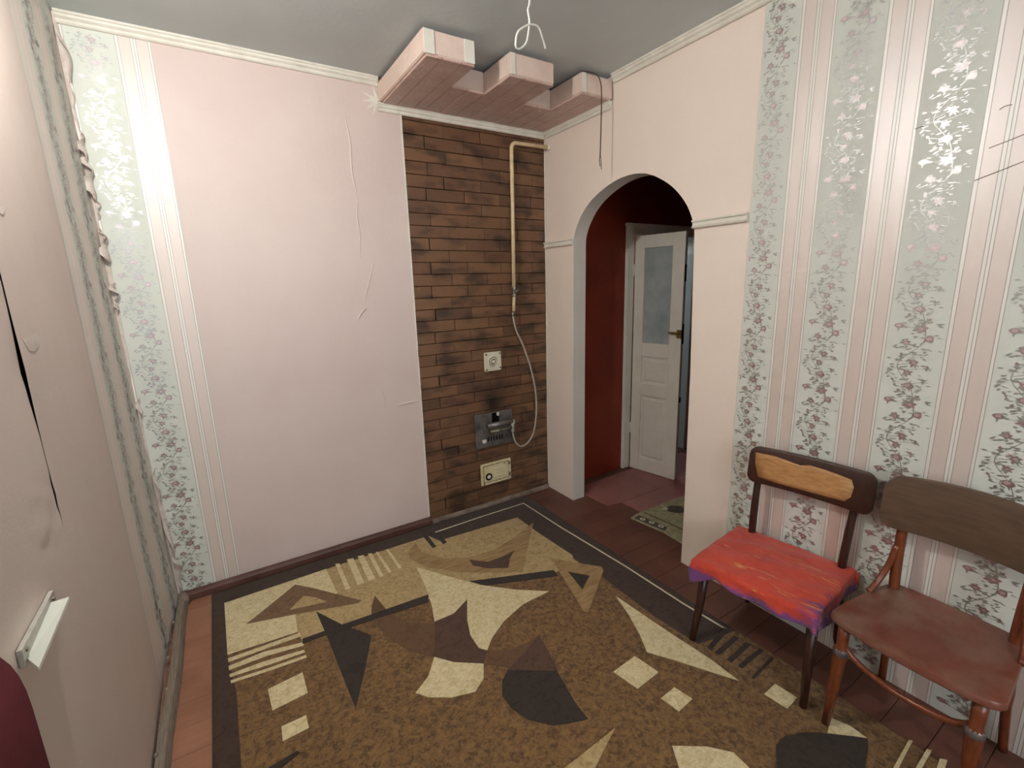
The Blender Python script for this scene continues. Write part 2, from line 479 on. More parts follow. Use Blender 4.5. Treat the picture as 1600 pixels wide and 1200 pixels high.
# ---- floral print: one repeat of a rambling rose, 0.14 wide, 0.25 tall
def motif(seed=4, width=0.135):
    rnd = random.Random(seed); T = 0.25
    pol = []     # (points, material index, layer)
    cx = width / 2
    def stem(z): return cx + 0.024 * math.sin(2 * PI * z / T) + 0.006 * math.sin(4 * PI * z / T + 1)
    n = 28
    for i in range(n):
        a, b = T * i / n, T * (i + 1) / n
        pol.append(([(stem(a) - .0010, a), (stem(a) + .0010, a), (stem(b) + .0010, b), (stem(b) - .0010, b)], 0, 0))
    def leaf(x, z, ang, ln, wd, mi=0):
        c, s = math.cos(ang), math.sin(ang)
        q = [(0, 0), (ln * .35, wd), (ln * .7, wd * .8), (ln, 0), (ln * .6, -wd * .8), (ln * .25, -wd * .8)]
        pol.append(([(x + a * c - b * s, z + a * s + b * c) for a, b in q], mi, 1))
    def twig(x0, z0, x1, z1):
        d = Vector((z1 - z0, -(x1 - x0))).normalized() * 0.0007
        pol.append(([(x0 - d.x, z0 - d.y), (x0 + d.x, z0 + d.y), (x1 + d.x, z1 + d.y), (x1 - d.x, z1 - d.y)], 0, 0))
    def rose(x, z, r, kind):
        twig(stem(z - .012), z - .012, x, z)
        if kind == 0:      # open bloom
            pts = []
            for i in range(10):
                a = 2 * PI * i / 10 + rnd.uniform(-.2, .2)
                pts.append((x + r * rnd.uniform(.72, 1.1) * math.cos(a), z + r * rnd.uniform(.72, 1.0) * math.sin(a)))
            pol.append((pts, 1, 2))
            pol.append(([(x + r * .55 * math.cos(2 * PI * i / 7) - r * .1, z + r * .5 * math.sin(2 * PI * i / 7) + r * .12) for i in range(7)], 2, 3))
        elif kind == 1:    # spread bloom with petals
            for i in range(6):
                a = 2 * PI * i / 6 + .3
                leaf(x, z, a, r * rnd.uniform(.9, 1.5), r * .34, 1)
            pol.append(([(x + r * .35 * math.cos(2 * PI * i / 6), z + r * .3 * math.sin(2 * PI * i / 6)) for i in range(6)], 2, 3))
        else:              # bud
            leaf(x, z, rnd.uniform(.8, 2.2), r * 1.5, r * .5, 1)
            leaf(x, z, rnd.uniform(3.6, 5.2), r * 1.2, r * .3, 0)
    for (x, z, r, kd) in [(.050, .020, .0095, 1), (.098, .034, .0095, 0), (.030, .074, .009, 0), (.078, .066, .0125, 1), (.089, .092, .006, 2), (.046, .106, .006, 2),
                          (.068, .128, .0105, 0), (.034, .140, .006, 2), (.098, .146, .006, 2), (.062, .172, .0085, 1), (.072, .206, .0105, 1), (.104, .190, .006, 2), (.044, .226, .006, 2)]:
        rose(x, z, r * 1.18, kd)
        for q_ in range(3): leaf(x, z, rnd.uniform(0, 6.28), r * rnd.uniform(1.5, 2.1), r * .24)
    for i in range(115):
        z = rnd.uniform(0, T); x = stem(z) + rnd.choice((-1, 1)) * rnd.uniform(.004, .060) * (0.5 + .5 * rnd.random())
        if not 0.006 < x < width - .01: continue
        leaf(x, z, rnd.uniform(-.5, .8) + (PI if rnd.random() < .45 else 0), rnd.uniform(.008, .017), rnd.uniform(.0014, .0031))
    for i in range(6):
        leaf(.012 + rnd.uniform(0, .016), .178 + rnd.uniform(-.006, .006), rnd.uniform(2.2, 4.0) if i % 2 else rnd.uniform(-.6, .6), .010, .0016)
    return pol
MOT = motif()
def floral(origin, du, nrm, z0, z1, parent, u_lo=0.0, u_hi=1.0, phase=0.0, gloss=''):
    """origin (x, y) of the strip's left edge, du unit vector along the wall, nrm out of the wall; printed pattern lies on the paper"""
    mb = MB()
    z = z0 - phase
    while z < z1:
        for ip, (pts, mi, ly) in enumerate(MOT):
            q = [((a - 0.0675) * 1.22 + 0.0705, z + b) for a, b in pts]
            if min(b for a, b in q) < z0 or max(b for a, b in q) > z1: continue
            if min(a for a, b in q) < u_lo or max(a for a, b in q) > u_hi: continue
            off = 0.0006 + 0.0004 * ly + 0.0000025 * ip
            vs = []
            for a, b in q:
                X = origin[0] + du[0] * a + nrm[0] * off; Y = origin[1] + du[1] * a + nrm[1] * off
                vs.append((X, Y, b))
            mb.add(vs, [tuple(range(len(vs)))], mi)
        z += 0.25
    o = mb.build('floral_print', [M_['leaf' + gloss], M_['rose' + gloss], M_['rose_light' + gloss]], parent, fixn=False)
    o['kind'] = 'stuff'
    return o

# back wall, strip beside the left corner
st = MB().box((0.0, -0.001, 0), (0.29, 0.021, H)).build('wallpaper_strip', M_['stripe_b'], wb)
floral((0.027, -0.001), (1, 0), (0, -1), 0.03, H - 0.05, st, 0.0, 0.146, 0.06)

# ---- right wall with the arch
ARCH = [(-.281, 0), (-.281, .9), (-.285, 1.690), (-.290, 1.735), (-.318, 1.797), (-.375, 1.868), (-.45, 1.923), (-.549, 1.966), (-.648, 1.991), (-.741, 1.997), (-.824, 1.986), (-.892, 1.962), (-.979, 1.911), (-1.042, 1.857), (-1.095, 1.791), (-1.127, 1.725), (-1.139, 1.69), (-1.158, 1.025), (-1.165, .33), (-1.163, 0)]
arch_s = [ARCH[0], ARCH[1]] + [(p.x, p.y) for p in smoothpath([(a, b, 0) for a, b in ARCH[2:17]], 3)] + ARCH[17:]
def wall_outline(y_far): return [(0.12, 0), (0.12, H), (y_far, H), (y_far, 0)] + arch_s[::-1]
wr = MB().prism([(0.02, 0)] + arch_s + [(YR, 0), (YR, H), (0.02, H)], 'x', W + 0.001, W + 0.10).build('wall_right', [M_['peach_lifted'], M_['jamb']])
for p in wr.data.polygons:
    if abs(p.normal.x) < 0.5: p.material_index = 1
tag(wr, 'right wall with an arched opening, pink paper and floral striped wallpaper', 'wall', kind='structure')
# floral striped paper, one strip object per roll width
s0 = -1.388
strips = [(-1.403, s0 - PERIOD), (s0 - PERIOD, s0 - 2 * PERIOD), (s0 - 2 * PERIOD, s0 - 3 * PERIOD), (s0 - 3 * PERIOD, s0 - 5 * PERIOD), (s0 - 5 * PERIOD, YR)]
for i, (a, b) in enumerate(strips):
    s = MB().box((W - 0.0015, b, 0), (W + 0.002, a, H)).build('wallpaper_strip', M_['stripe_r'], wr)
    yy = s0 - PERIOD * i
    lo = 0.0 if i else 0.016
    floral((W - 0.0015, yy - 0.004), (0, -1), (-1, 0), 0.03, H - 0.04, s, lo, 0.146, 0.06, '_pearl')
    if i == 3:
        floral((W - 0.0015, yy - PERIOD - 0.004), (0, -1), (-1, 0), 0.03, H - 0.04, s, lo, 0.146, 0.06, '_pearl')

# scratches and a nail hole across the floral paper
for pts in ([(-1.918, 1.896), (-1.932, 1.8985), (-1.945, 1.898)], [(-2.103, 1.896), (-2.115, 1.902), (-2.127, 1.901)], [(-2.076, 1.718), (-2.129, 1.735), (-2.170, 1.749), (-2.30, 1.79)], [(-2.095, 1.80), (-2.15, 1.815), (-2.26, 1.85)]):
    MB().tube(smoothpath([(W - .0022, a, b) for a, b in pts], 4), .0011, 6).build('wall_scratch', M_['greyskirt'], wr)

# ---- left wall: dark plaster behind two loose, bulging paper sheets with a split between them
wl = MB().box((-0.12, -2.66, 0), (-0.03, 0.02, H)).box((-.12, YR, 0), (0, -2.66, H), 1)
wl = wl.build('wall_left', [M_['plaster'], M_['leftpink']])
tag(wl, 'left wall of loose mauve wallpaper with a dark vertical split', 'wall', kind='structure')
rl = random.Random(11)
phs = [(rl.uniform(2, 9), rl.uniform(1, 5), rl.uniform(0, 6.28), rl.uniform(.4, 1)) for _ in range(9)]
def bulge(yv, z):
    d = sum(w_ * math.sin(a * yv + b * z + c) for a, b, c, w_ in phs) / 9 * 0.012
    # puckers beside the split
    d += 0.007 * math.exp(-((yv + 1.27) / 0.06) ** 2 - ((z - 1.0) / 0.05) ** 2) * math.sin(110 * z + 25 * yv)
    return d
def gapw(z):
    if z < 0.95: return 0.0
    g = 0.0045 * math.exp(-((z - 1.29) / 0.10) ** 2) + 0.0026 * math.exp(-((z - 1.03) / 0.05) ** 2) + 0.0018 * (z > 1.3)
    return max(g, 0.0008)
SPLIT = -1.180
def sheet_a(u, v):
    z = H * v; e = SPLIT + gapw(z) * 0.45
    yv = -0.585 + (e + 0.585) * u
    near = math.exp(-((yv - e) / 0.05) ** 2) * (1 if z > 0.8 else 0) * 0.5
    return (bulge(yv, z) + 0.003 * near * gapw(z) / 0.0063, yv, z)
def sheet_b(u, v):
    z = H * v; e = SPLIT - gapw(z) * 0.55
    yv = e + (-2.66 - e) * (u ** 1.3)
    near = math.exp(-((yv - e) / 0.06) ** 2) * min(1, max(0, (z - .8) * 4))
    return (bulge(yv, z) - 0.005 * near * gapw(z) / 0.0063, yv, z)
MB().grid(sheet_a, 60, 90).build('wallpaper_sheet', M_['leftpink'], wl, smooth=True, fixn=False)
MB().grid(sheet_b, 90, 90).build('wallpaper_sheet', M_['leftpink'], wl, smooth=True, fixn=False)
def sheet_c(u, v):
    z = H * v; yv = 0.0 - 0.60 * u
    return (bulge(yv, z) * min(1, u * 3) + 0.0006 + 0.028 * (1 - u) ** 2 * (1 - v) ** 1.5, yv, z)
lst = MB().grid(sheet_c, 30, 90).build('wallpaper_strip', M_['stripe_l'], wl, smooth=True, fixn=False)
# the print follows the bulging strip
def floral_left(y0, parent):
    o = floral((0, y0), (0, -1), (1, 0), 0.03, H - 0.06, parent, 0, 0.146, 0.1)
    for q in o.data.vertices:
        u = min(1, max(0, -q.co.y / 0.60)); base = sheet_c(u, q.co.z / H)
        q.co.x = base[0] + 0.0016 + (q.co.x - 0.0007)
floral_left(-0.062, lst)
floral_left(-0.062 - PERIOD, lst)
# white scrapes where the surface of the paper came off
for pts in ([(-1.148, 1.377), (-1.10, 1.381), (-1.047, 1.380), (-1.053, 1.354), (-1.09, 1.344), (-1.126, 1.349)], [(-1.077, 1.664), (-1.060, 1.656), (-1.083, 1.64), (-1.11, 1.642)]):
    MB().add([(bulge(a, b) + .0012, a, b) for a, b in pts], [tuple(range(len(pts)))]).build('paper_scrape', M_['flapback'], wl, fixn=False)
# peeling flaps in the corner
def flap(z0, z1, w_, seed, curl=1.0, x0=0.0, y0=-0.004):
    rn = random.Random(seed)
    k1, k2, k3 = rn.uniform(2, 5), rn.uniform(0, 6), rn.uniform(-.01, .01)
    def fn(u, v):
        z = z0 + (z1 - z0) * v + 0.010 * math.sin(5 * u + k2) * (v - .5)
        a = curl * (1.5 * u + 0.5 * math.sin(k1 * v * 2 + k2) * u)
        s = w_ * u * (0.55 + 0.45 * math.sin(PI * min(1, v * 1.1 + .05)))
        return (x0 + 0.006 + s * math.cos(a) + 0.006 * math.sin(k1 * 3 * v + k2) * u, y0 - 0.005 - s * abs(math.sin(a)) - 0.004 * math.sin(k1 * 2.2 * v), z + k3 * u)
    return solid(MB().grid(fn, 8, 14).build('paper_flap', M_['flapback'], wl, smooth=False, fixn=False), 0.0008, 0)
for i, (a, b, w_, cu) in enumerate([(2.26, 2.45, .040, .8), (2.10, 2.24, .015, 1.0), (1.98, 2.08, .035, 1.1), (1.84, 1.99, .045, 1.2), (1.77, 1.84, .025, .7), (1.60, 1.70, .045, 1.0), (1.68, 1.73, .02, .8), (1.44, 1.51, .034, 1.0), (1.39, 1.42, .015, 1.4),
                                    (0.93, 1.02, .020, 1.2), (0.52, 0.68, .018, .9), (0.22, 0.44, .030, 1.0), (0.06, 0.30, .034, .8)]):
    flap(a, b, w_, i + 3, cu, 0.004 + 0.030 * max(0, 1 - (a + b) / 2 / H) ** 1.5)
# a long edge of torn lining paper running down the corner
def tear(u, v):
    z = 0.05 + 2.35 * v
    w_ = 0.010 + 0.006 * math.sin(13 * v) + 0.004 * math.sin(41 * v)
    return (0.003 + 0.030 * (1 - v) ** 2.5 + w_ * u, -0.0035 - 0.003 * math.sin(7 * v + 2 * u), z)
solid(MB().grid(tear, 3, 80).build('torn_lining', M_['flapback'], wl, smooth=False, fixn=False), 0.0008, 0)

# ---- wall behind the camera; its unseen window is added for fill light
WX0, WX1, WZ0, WZ1 = 0.15, 1.35, 0.85, 2.15
wn = MB()
for a, b in (((-.12, YR - .1, 0), (WX0, YR, H)), ((WX1, YR - .1, 0), (XF, YR, H)), ((WX0, YR - .1, 0), (WX1, YR, WZ0)), ((WX0, YR - .1, WZ1), (WX1, YR, H))): wn.box(a, b)
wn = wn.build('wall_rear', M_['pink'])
tag(wn, 'plain pink wall closing the room behind the viewer', 'wall', kind='structure')
wi = empty('added_window_1', ((WX0 + WX1) / 2, YR - .05, WZ0))
tag(wi, 'added white framed casement window behind the viewer for fill light', 'window', kind='structure')
hw, hh = (WX1 - WX0) / 2, WZ1 - WZ0
wf_ = MB()
for a, b in (((-hw, -.03, 0), (-hw + .05, .03, hh)), ((hw - .05, -.03, 0), (hw, .03, hh)), ((-hw, -.03, 0), (hw, .03, .05)), ((-hw, -.03, hh - .05), (hw, .03, hh)), ((-.025, -.02, .05), (.025, .02, hh - .05)), ((-hw, -.02, hh * .68), (hw, .02, hh * .68 + .04))): wf_.box(a, b)
wf_.build('window_frame', M_['white_trim'], wi)
tg = NT('clear window glass')
tr_ = tg.n('ShaderNodeBsdfTransparent'); gl_ = tg.n('ShaderNodeBsdfGlossy'); gl_.inputs['Roughness'].default_value = 0.02
mx_ = tg.n('ShaderNodeMixShader'); mx_.inputs[0].default_value = 0.06
tg.l(tr_.outputs[0], mx_.inputs[1]); tg.l(gl_.outputs[0], mx_.inputs[2]); tg.l(mx_.outputs[0], tg.t.nodes['Material Output'].inputs['Surface'])
MB().box((-hw + .04, -.004, .04), (hw - .04, .0, hh - .04)).build('window_pane', tg.m, wi)

# ---- corridor behind the arch
HY = -0.062
wh = MB()
wh.prism([(W + 0.10, 0), (W + 0.10, H), (XF, H), (XF, 0), (3.72, 0), (3.72, 1.82), (2.985, 1.82), (2.985, 0)], 'y', HY, HY + 0.10)
wh = wh.build('wall_hall', M_['hallred'])
tag(wh, 'dark red painted corridor wall seen through the arch', 'wall', kind='structure')
wf = MB().box((XF, YR, -0.012), (XF + 0.1, 1.5, H)).build('wall_hall_end', M_['hallred'])
tag(wf, 'dark red end wall of the corridor beyond the arch', 'wall', kind='structure')
wx = MB().box((2.30, 1.4, 0), (XF, 1.5, H)).box((2.72, HY + 0.10, 0), (2.80, 1.4, H)).build('wall_far_room', M_['bluewall'])
tag(wx, 'pale blue wall of the room behind the open panelled door', 'wall', kind='structure')

# ---- cornices and rails
def prof_cornice(s=1.0):   # (out from wall, down from ceiling)
    return [(0, 0), (0.030 * s, 0), (0.030 * s, 0.008 * s), (0.024 * s, 0.011 * s), (0.024 * s, 0.019 * s), (0.014 * s, 0.026 * s), (0.014 * s, 0.034 * s), (0.008 * s, 0.040 * s), (0, 0.040 * s)]
t1 = MB().prism([(-a - 0.001, H - b) for a, b in prof_cornice()], 'x', 0.008, 1.212).build('trim_1', M_['white_trim'], bevel=0.001, seg=1)
tag(t1, 'white moulded cornice along the ceiling above the plain pink wall', 'cornice', kind='structure')
t2 = MB().prism([(W - 0.002 - a, H - b) for a, b in prof_cornice()], 'y', -3.88, -0.615).build('trim_2', M_['white_trim'], bevel=0.001, seg=1)
tag(t2, 'white moulded cornice along the ceiling above the arch', 'cornice', kind='structure')
t3 = MB().prism([(-a * .8 - 0.001, 2.384 - b * .95) for a, b in prof_cornice()], 'x', 1.205, W - 0.004).build('trim_3', M_['white_trim'], bevel=0.001, seg=1)
tag(t3, 'white moulding under the pink shelf above the brown bricks', 'moulding', kind='structure')
t4 = MB().prism([(W - 0.002 - a * .8, 2.384 - b * .95) for a, b in prof_cornice()], 'y', -0.60, -0.028).build('trim_4', M_['white_trim'], bevel=0.001, seg=1)
tag(t4, 'short white moulding under the shelf on the arch wall', 'moulding', kind='structure')
def rail(y0, y1): 
    return MB().prism([(W - 0.001, 1.686), (W - 0.016, 1.688), (W - 0.020, 1.694), (W - 0.013, 1.698), (W - 0.013, 1.712), (W - 0.021, 1.716), (W - 0.021, 1.723), (W - 0.001, 1.725)], 'y', y0, y1)
t5 = rail(-0.282, -0.002).build('trim_5', M_['white_trim'], bevel=0.001, seg=1)
tag(t5, 'short white rail between the bricks and the arch', 'rail', kind='structure')
t6 = rail(-1.397, -1.136).build('trim_6', M_['white_trim'], bevel=0.001, seg=1)
tag(t6, 'short white rail between the arch and the floral wallpaper', 'rail', kind='structure')
t7 = MB().box((BX0 - 0.006, -0.0045, 0.05), (BX0 + 0.002, 0.0, 2.345)).build('trim_7', M_['white_trim'])
tag(t7, 'thin pale edging strip along the left side of the bricks', 'edging', kind='structure')
t8 = MB().tube(smoothpath([(W - .004, -.006, 2.34), (W - .006, -.007, 1.8), (W - .004, -.006, 1.2), (W - .008, -.008, .6), (W - .005, -.008, .10), (W - .007, -.012, .03)], 4), 0.0035, 8).build('trim_8', M_['white_trim'], smooth=True)
tag(t8, 'thin pale cord edging in the corner beside the bricks', 'edging', kind='structure')

# ---- skirting
b1 = MB().prism([(-0.004, 0), (-0.024, 0), (-0.024, 0.030), (-0.018, 0.046), (-0.004, 0.050)], 'x', 0.05, BX0 + 0.01).build('baseboard_back', M_['skirting'], bevel=0.003)
tag(b1, 'dark brown skirting board below the plain pink wallpaper', 'skirting', kind='structure')
b2 = MB().prism([(-0.006, 0), (-0.028, 0), (-0.028, 0.014), (-0.016, 0.026), (-0.006, 0.028)], 'x', BX0 + 0.012, W - 0.012).build('baseboard_brick', M_['greyskirt'], bevel=0.003)
tag(b2, 'scuffed grey skirting at the foot of the bricks', 'skirting', kind='structure')
def left_rod():
    mb = MB(); n = 26; vs = []; fs = []
    pr = [(0, 0), (0.036, 0), (0.034, 0.016), (0.024, 0.034), (0.008, 0.040), (0, 0.038)]
    for i in range(n + 1):
        yv = -0.03 + (-3.8 + 0.03) * (i / n) ** 1.6
        cx = 0.030 - 0.018 * min(1, -yv / 1.0) + 0.003 * math.sin(9 * yv)
        for a, b in pr: vs.append((cx + a, yv, b + 0.001))
    m_ = len(pr)
    for i in range(n):
        for kk in range(m_): fs.append((i * m_ + kk, i * m_ + (kk + 1) % m_, (i + 1) * m_ + (kk + 1) % m_, (i + 1) * m_ + kk))
    fs += [tuple(range(m_)), tuple(n * m_ + kk for kk in range(m_))]
    return mb.add(vs, fs)
b3 = left_rod().build('baseboard_left', M_['batten'], auto=True)
tag(b3, 'weathered rounded wooden batten along the foot of the left wall', 'skirting', kind='structure')
for i in range(16):    # crumbling plaster edge behind the batten
    yv = -0.25 - 0.075 * i + rl.uniform(-.02, .02); s = rl.uniform(.004, .009)
    bm_ = MB().lathe([(s * .4, 0), (s, s * .3), (s * .9, s * .9), (s * .3, s * 1.4)], 6, (rl.uniform(.012, .02), yv, .030 + rl.uniform(0, .012)))
    bm_.build('plaster_crumb', M_['batten'], b3)
# lump of filler in the bottom corner
MB().lathe([(.028, 0), (.026, .03), (.016, .05), (.006, .058)], 10, (.045, -.03, .001)).build('filler_lump', M_['greyskirt'], b3, smooth=True)

# ---- door in the corridor: frame with a narrow half-glazed leaf swung towards us
d1 = empty('door_1', (2.985, HY, 0))
tag(d1, 'old cream panelled door leaf with glass pane standing open in corridor', 'door', kind='structure')
f = MB()
f.box((-0.050, -0.022, 0), (0.022, 0.09, 1.852)).box((0.022, -0.022, 1.79), (0.735, 0.09, 1.852)).box((0.70, -0.022, 0), (0.785, 0.09, 1.852))
f.box((-0.062, -0.030, 1.845), (0.797, 0.0, 1.868))
f.build('door_frame', M_['door'], d1, bevel=0.004)
lf = empty('door_leaf_pivot', (0, 0, 0))
bpy.data.objects.remove(lf)
ang = math.atan2(-0.98, 0.197)
LT = 0.034
g = MB()
for a, b in [((0, 0, .006), (.078, LT, 1.776)), ((.291, 0, .006), (.381, LT, 1.776)), ((.078, 0, 1.687), (.291, LT, 1.776)), ((.078, 0, .908), (.291, LT, 1.010)), ((.078, 0, .61), (.291, LT, .704)), ((.078, 0, .006), (.291, LT, .107))]:
    g.box(a, b)
leaf = g.build('door_leaf', M_['door'], d1, bevel=0.0025, seg=1)
leaf.location = (0.010, -0.038, 0); leaf.rotation_euler = (0, 0, ang)
MB().box((.076, .012, 1.005), (.293, .016, 1.690)).build('pane', M_['glass'], leaf)
for z0, z1 in ((.704, .908), (.107, .61)):
    p = MB(); p.box((.074, .012, z0 - .004), (.295, .026, z1 + .004))
    # raised field with sloping shoulders
    a0, a1, b0, b1_ = .094, .275, z0 + .018, z1 - .018
    i_ = .014
    p.add([(a0, .012, b0), (a1, .012, b0), (a1, .012, b1_), (a0, .012, b1_), (a0 + i_, .004, b0 + i_), (a1 - i_, .004, b0 + i_), (a1 - i_, .004, b1_ - i_), (a0 + i_, .004, b1_ - i_)],
          [(4, 5, 6, 7), (0, 1, 5, 4), (1, 2, 6, 5), (2, 3, 7, 6), (3, 0, 4, 7)])
    p.build('panel', M_['door'], leaf, fixn=False)
hd = MB().box((.352, -.014, 1.062), (.386, 0, 1.120)).tube([(.372, -.012, 1.098), (.372, -.034, 1.098)], .007).tube([(.375, -.032, 1.098), (.305, -.034, 1.100)], [.009, .007], 10)
hd.build('handle', M_['brass'], leaf, auto=True)
MB().box((.3815, .006, 1.02), (.386, .028, 1.16)).box((.3815, .008, .60), (.388, .026, .635)).box((.3815, .006, 1.45), (.384, .028, 1.56)).build('lock_plate', M_['black'], leaf)
for z in (0.30, 1.50):
    MB().tube([(-.002, -.004, z), (-.002, -.004, z + .08)], .007).build('hinge', M_['door'], leaf, smooth=True)

# ================================================================== LAMP
wlp = empty('wall_lamp', (0.0, LAMP_POS[1], LAMP_POS[2]))
tag(wlp, 'bare bulb wall lamp high on the left wall', 'lamp')
MB().lathe([(.035, .012), (.035, .022), (.028, .030), (.012, .034)], 20, (0, 0, 0), 'x').build('bracket', M_['white_trim'], wlp, smooth=True)
MB().tube([(.03, 0, 0), (LAMP_POS[0] - .042, 0, 0)], .014, 14).build('socket', M_['white_trim'], wlp, smooth=True)
tb = NT('bulb glow'); tb.b.inputs['Emission Color'].default_value = (*LAMP_COLOR, 1); tb.b.inputs['Emission Strength'].default_value = LAMP_STRENGTH; tb.out('ffffff', 0.5)
prof = [(.034 * math.sin(PI * i / 12) + .0005, -.034 * math.cos(PI * i / 12)) for i in range(13)]
MB().lathe(prof, 20, (LAMP_POS[0], 0, 0), 'x').build('bulb', tb.m, wlp, smooth=True)
# daylight in the room behind the door
ad = bpy.data.lights.new('far_room_daylight', 'AREA'); ad.energy = 9; ad.color = (.72, .86, 1.0); ad.size = 0.7; ad.shape = 'SQUARE'
ao = bpy.data.objects.new('far_room_daylight', ad); COL.objects.link(ao)
ao.location = (3.4, 0.7, 2.46)

# ================================================================== CEILING SHELF
sf = empty('ceiling_shelf', (1.212, 0, 2.386))
tag(sf, 'pink painted three-pronged wooden shelf hung under the ceiling corner', 'shelf')
SB, ST = 0.0, 0.092
fr = -0.605
def prong(x0, x1, yb, yf):
    return MB().box((x0, yf, SB + 0.002), (x1, yb, ST))
XE = W - 1.212 - 0.006
# box work of the three prongs
for (a, b) in ((0.0, 0.236), (0.414, 0.662), (0.835, XE)):
    prong(a, b, -0.003, fr).build('prong', M_['shelfpink'], sf, bevel=0.004)
for (a, b, yf) in ((0.236, 0.414, -0.368), (0.662, 0.835, -0.352)):
    prong(a + .001, b - .001, -0.003, yf).build('back_box', M_['shelfpink'], sf, bevel=0.004)
# underside boards: long boards front to back with visible joints
edges = [0.012, 0.085, 0.175, 0.236, 0.325, 0.414, 0.500, 0.585, 0.662, 0.748, 0.835, 0.925, XE - 0.004]
for a, b in zip(edges[:-1], edges[1:]):
    m_ = (a + b) / 2
    inG = 0.236 <= m_ <= 0.414 or 0.662 <= m_ <= 0.835
    yf = (-0.366 if m_ < 0.5 else -0.350) if inG else fr + 0.004
    MB().box((a + .0015, yf, -0.006 + random.uniform(-.001, .001)), (b - .0015, -0.031, 0.0025)).build('bottom_board', M_['shelfboard'], sf, bevel=0.0015, seg=1)
# whitish corner battens on the prong fronts
for (a, b) in ((0.002, 0.050), (0.186, 0.234), (0.416, 0.442), (0.837, 0.862)):
    MB().box((a, fr - 0.004, SB + 0.002), (b, fr - 0.0005, ST - 0.002)).build('corner_batten', M_['white_trim'], sf, bevel=0.001, seg=1)

# cord hanging from the shelf
cdn = empty('hanging_cord', (2.141, -0.643, 2.03))
tag(cdn, 'thin brown electric cord hanging down from the shelf prong near the arch', 'cord')
cp = [(2.045, -.600, 2.481), (2.085, -.618, 2.478), (2.118, -.636, 2.466), (2.138, -.642, 2.43), (2.144, -.643, 2.365), (2.142, -.643, 2.207), (2.139, -.643, 2.10)]
cp = [(a - 2.141, b + .643, c - 2.03) for a, b, c in cp]
MB().tube(smoothpath(cp, 6), .0031, 8).build('cord', M_['browncord'], cdn, smooth=True)
MB().tube(smoothpath([(-.001, .001, .072), (-.005, .002, .045), (.001, .003, .015)], 4), .0018, 6).build('wire_end', M_['black'], cdn, smooth=True)
MB().tube(smoothpath([(-.001, .001, .072), (.004, .001, .05), (.009, .001, .0)], 4), .0018, 6).build('wire_end', M_['black'], cdn, smooth=True)

# bare ceiling cable with looped end
cw = empty('ceiling_cable', (1.107, -1.5, H))
tag(cw, 'white ceiling cable ending in a hooked loop with no lamp', 'cable')
wp = [(1.112, 2.498), (1.120, 2.36), (1.114, 2.22), (1.108, 2.137), (1.102, 2.115), (1.106, 2.094), (1.104, 2.076), (1.096, 2.045), (1.08, 2.028), (1.065, 2.023), (1.061, 2.033), (1.066, 2.056), (1.087, 2.073), (1.107, 2.082), (1.127, 2.081), (1.137, 2.065), (1.149, 2.038)]
wp = [(a - 1.107, (0.0 if i < 9 else -.007 * min(1, (i - 8) / 3)), b - H) for i, (a, b) in enumerate(wp)]
MB().tube(smoothpath(wp, 6), .0024, 8).build('cable', M_['wire'], cw, smooth=True)
MB().lathe([(.025, -.002), (.025, -.008), (.015, -.016)], 16, (.005, 0, 0)).build('ceiling_rose', M_['wire'], cw, smooth=True)

# ================================================================== GAS FITTINGS ON THE BRICKS
gp = empty('gas_pipe', (1.975, -0.05, 1.29))
tag(gp, 'cream painted gas pipe bent over the brown bricks', 'pipe')
def rel(pts, o): return [tuple(p[i] - o[i] for i in range(3)) for p in pts]
O = (1.975, -0.05, 1.29)
R = 0.035
bend = [(1.980 + R - R * math.sin(a), -.05, 2.285 - R + R * math.cos(a)) for a in [PI / 2 * i / 8 for i in range(9)]]
path = [(W - .001, -.05, 2.289)] + bend + [(1.978, -.05, 1.9), (1.972, -.05, 1.44)]
MB().tube(rel(path, O), .0115, 14).build('pipe', M_['cream_pipe'], gp, smooth=True)
MB().lathe([(.018, 0), (.018, .012), (.014, .014)], 16, (W - .015 - O[0], 0, 2.289 - O[2]), 'x').build('wall_collar', M_['white_trim'], gp, smooth=True)
v = MB().lathe([(.012, 1.425), (.016, 1.428), (.016, 1.446), (.012, 1.449)], 8, (-.003, 0, -O[2]))
v.lathe([(.011, 1.385), (.015, 1.388), (.015, 1.404), (.011, 1.406)], 8, (-.004, 0, -O[2])).tube([(-.003, 0, 1.43 - O[2]), (-.004, 0, 1.385 - O[2])], .0105)
v.build('valve', M_['dullmetal'], gp, auto=True)
MB().tube([(-.003, -.004, 1.415 - O[2]), (-.003, -.022, 1.417 - O[2])], .006).tube([(-.008, -.022, 1.412 - O[2]), (.022, -.022, 1.432 - O[2])], [.005, .007], 8).build('lever', M_['dullmetal'], gp, smooth=True)
MB().tube([(-.004, 0, 1.386 - O[2]), (-.010, 0, 1.296 - O[2])], .0095, 12).build('lower_pipe', M_['cream_pipe'], gp, smooth=True)

gh = empty('gas_hose', (1.99, -0.06, 0.387))
tag(gh, 'thin grey hose looping from the gas valve down to the burner', 'hose')
O2 = (1.99, -0.06, 0.387)
hp = [(1.964, -.05, 1.296), (1.956, -.056, 1.262), (1.976, -.06, 1.17), (2.024, -.06, 1.072), (2.083, -.06, .909), (2.116, -.06, .755), (2.121, -.06, .602), (2.095, -.06, .465), (2.042, -.06, .400), (1.985, -.06, .389), (1.945, -.056, .430), (1.932, -.05, .495)]
MB().tube(rel(smoothpath(hp, 7), O2), .0055, 10).build('hose', M_['hose'], gh, smooth=True)
MB().tube(rel([(1.963, -.0505, 1.292), (1.957, -.0555, 1.262)], O2), .0085, 10).build('end_ferrule', M_['dullmetal'], gh, smooth=True)

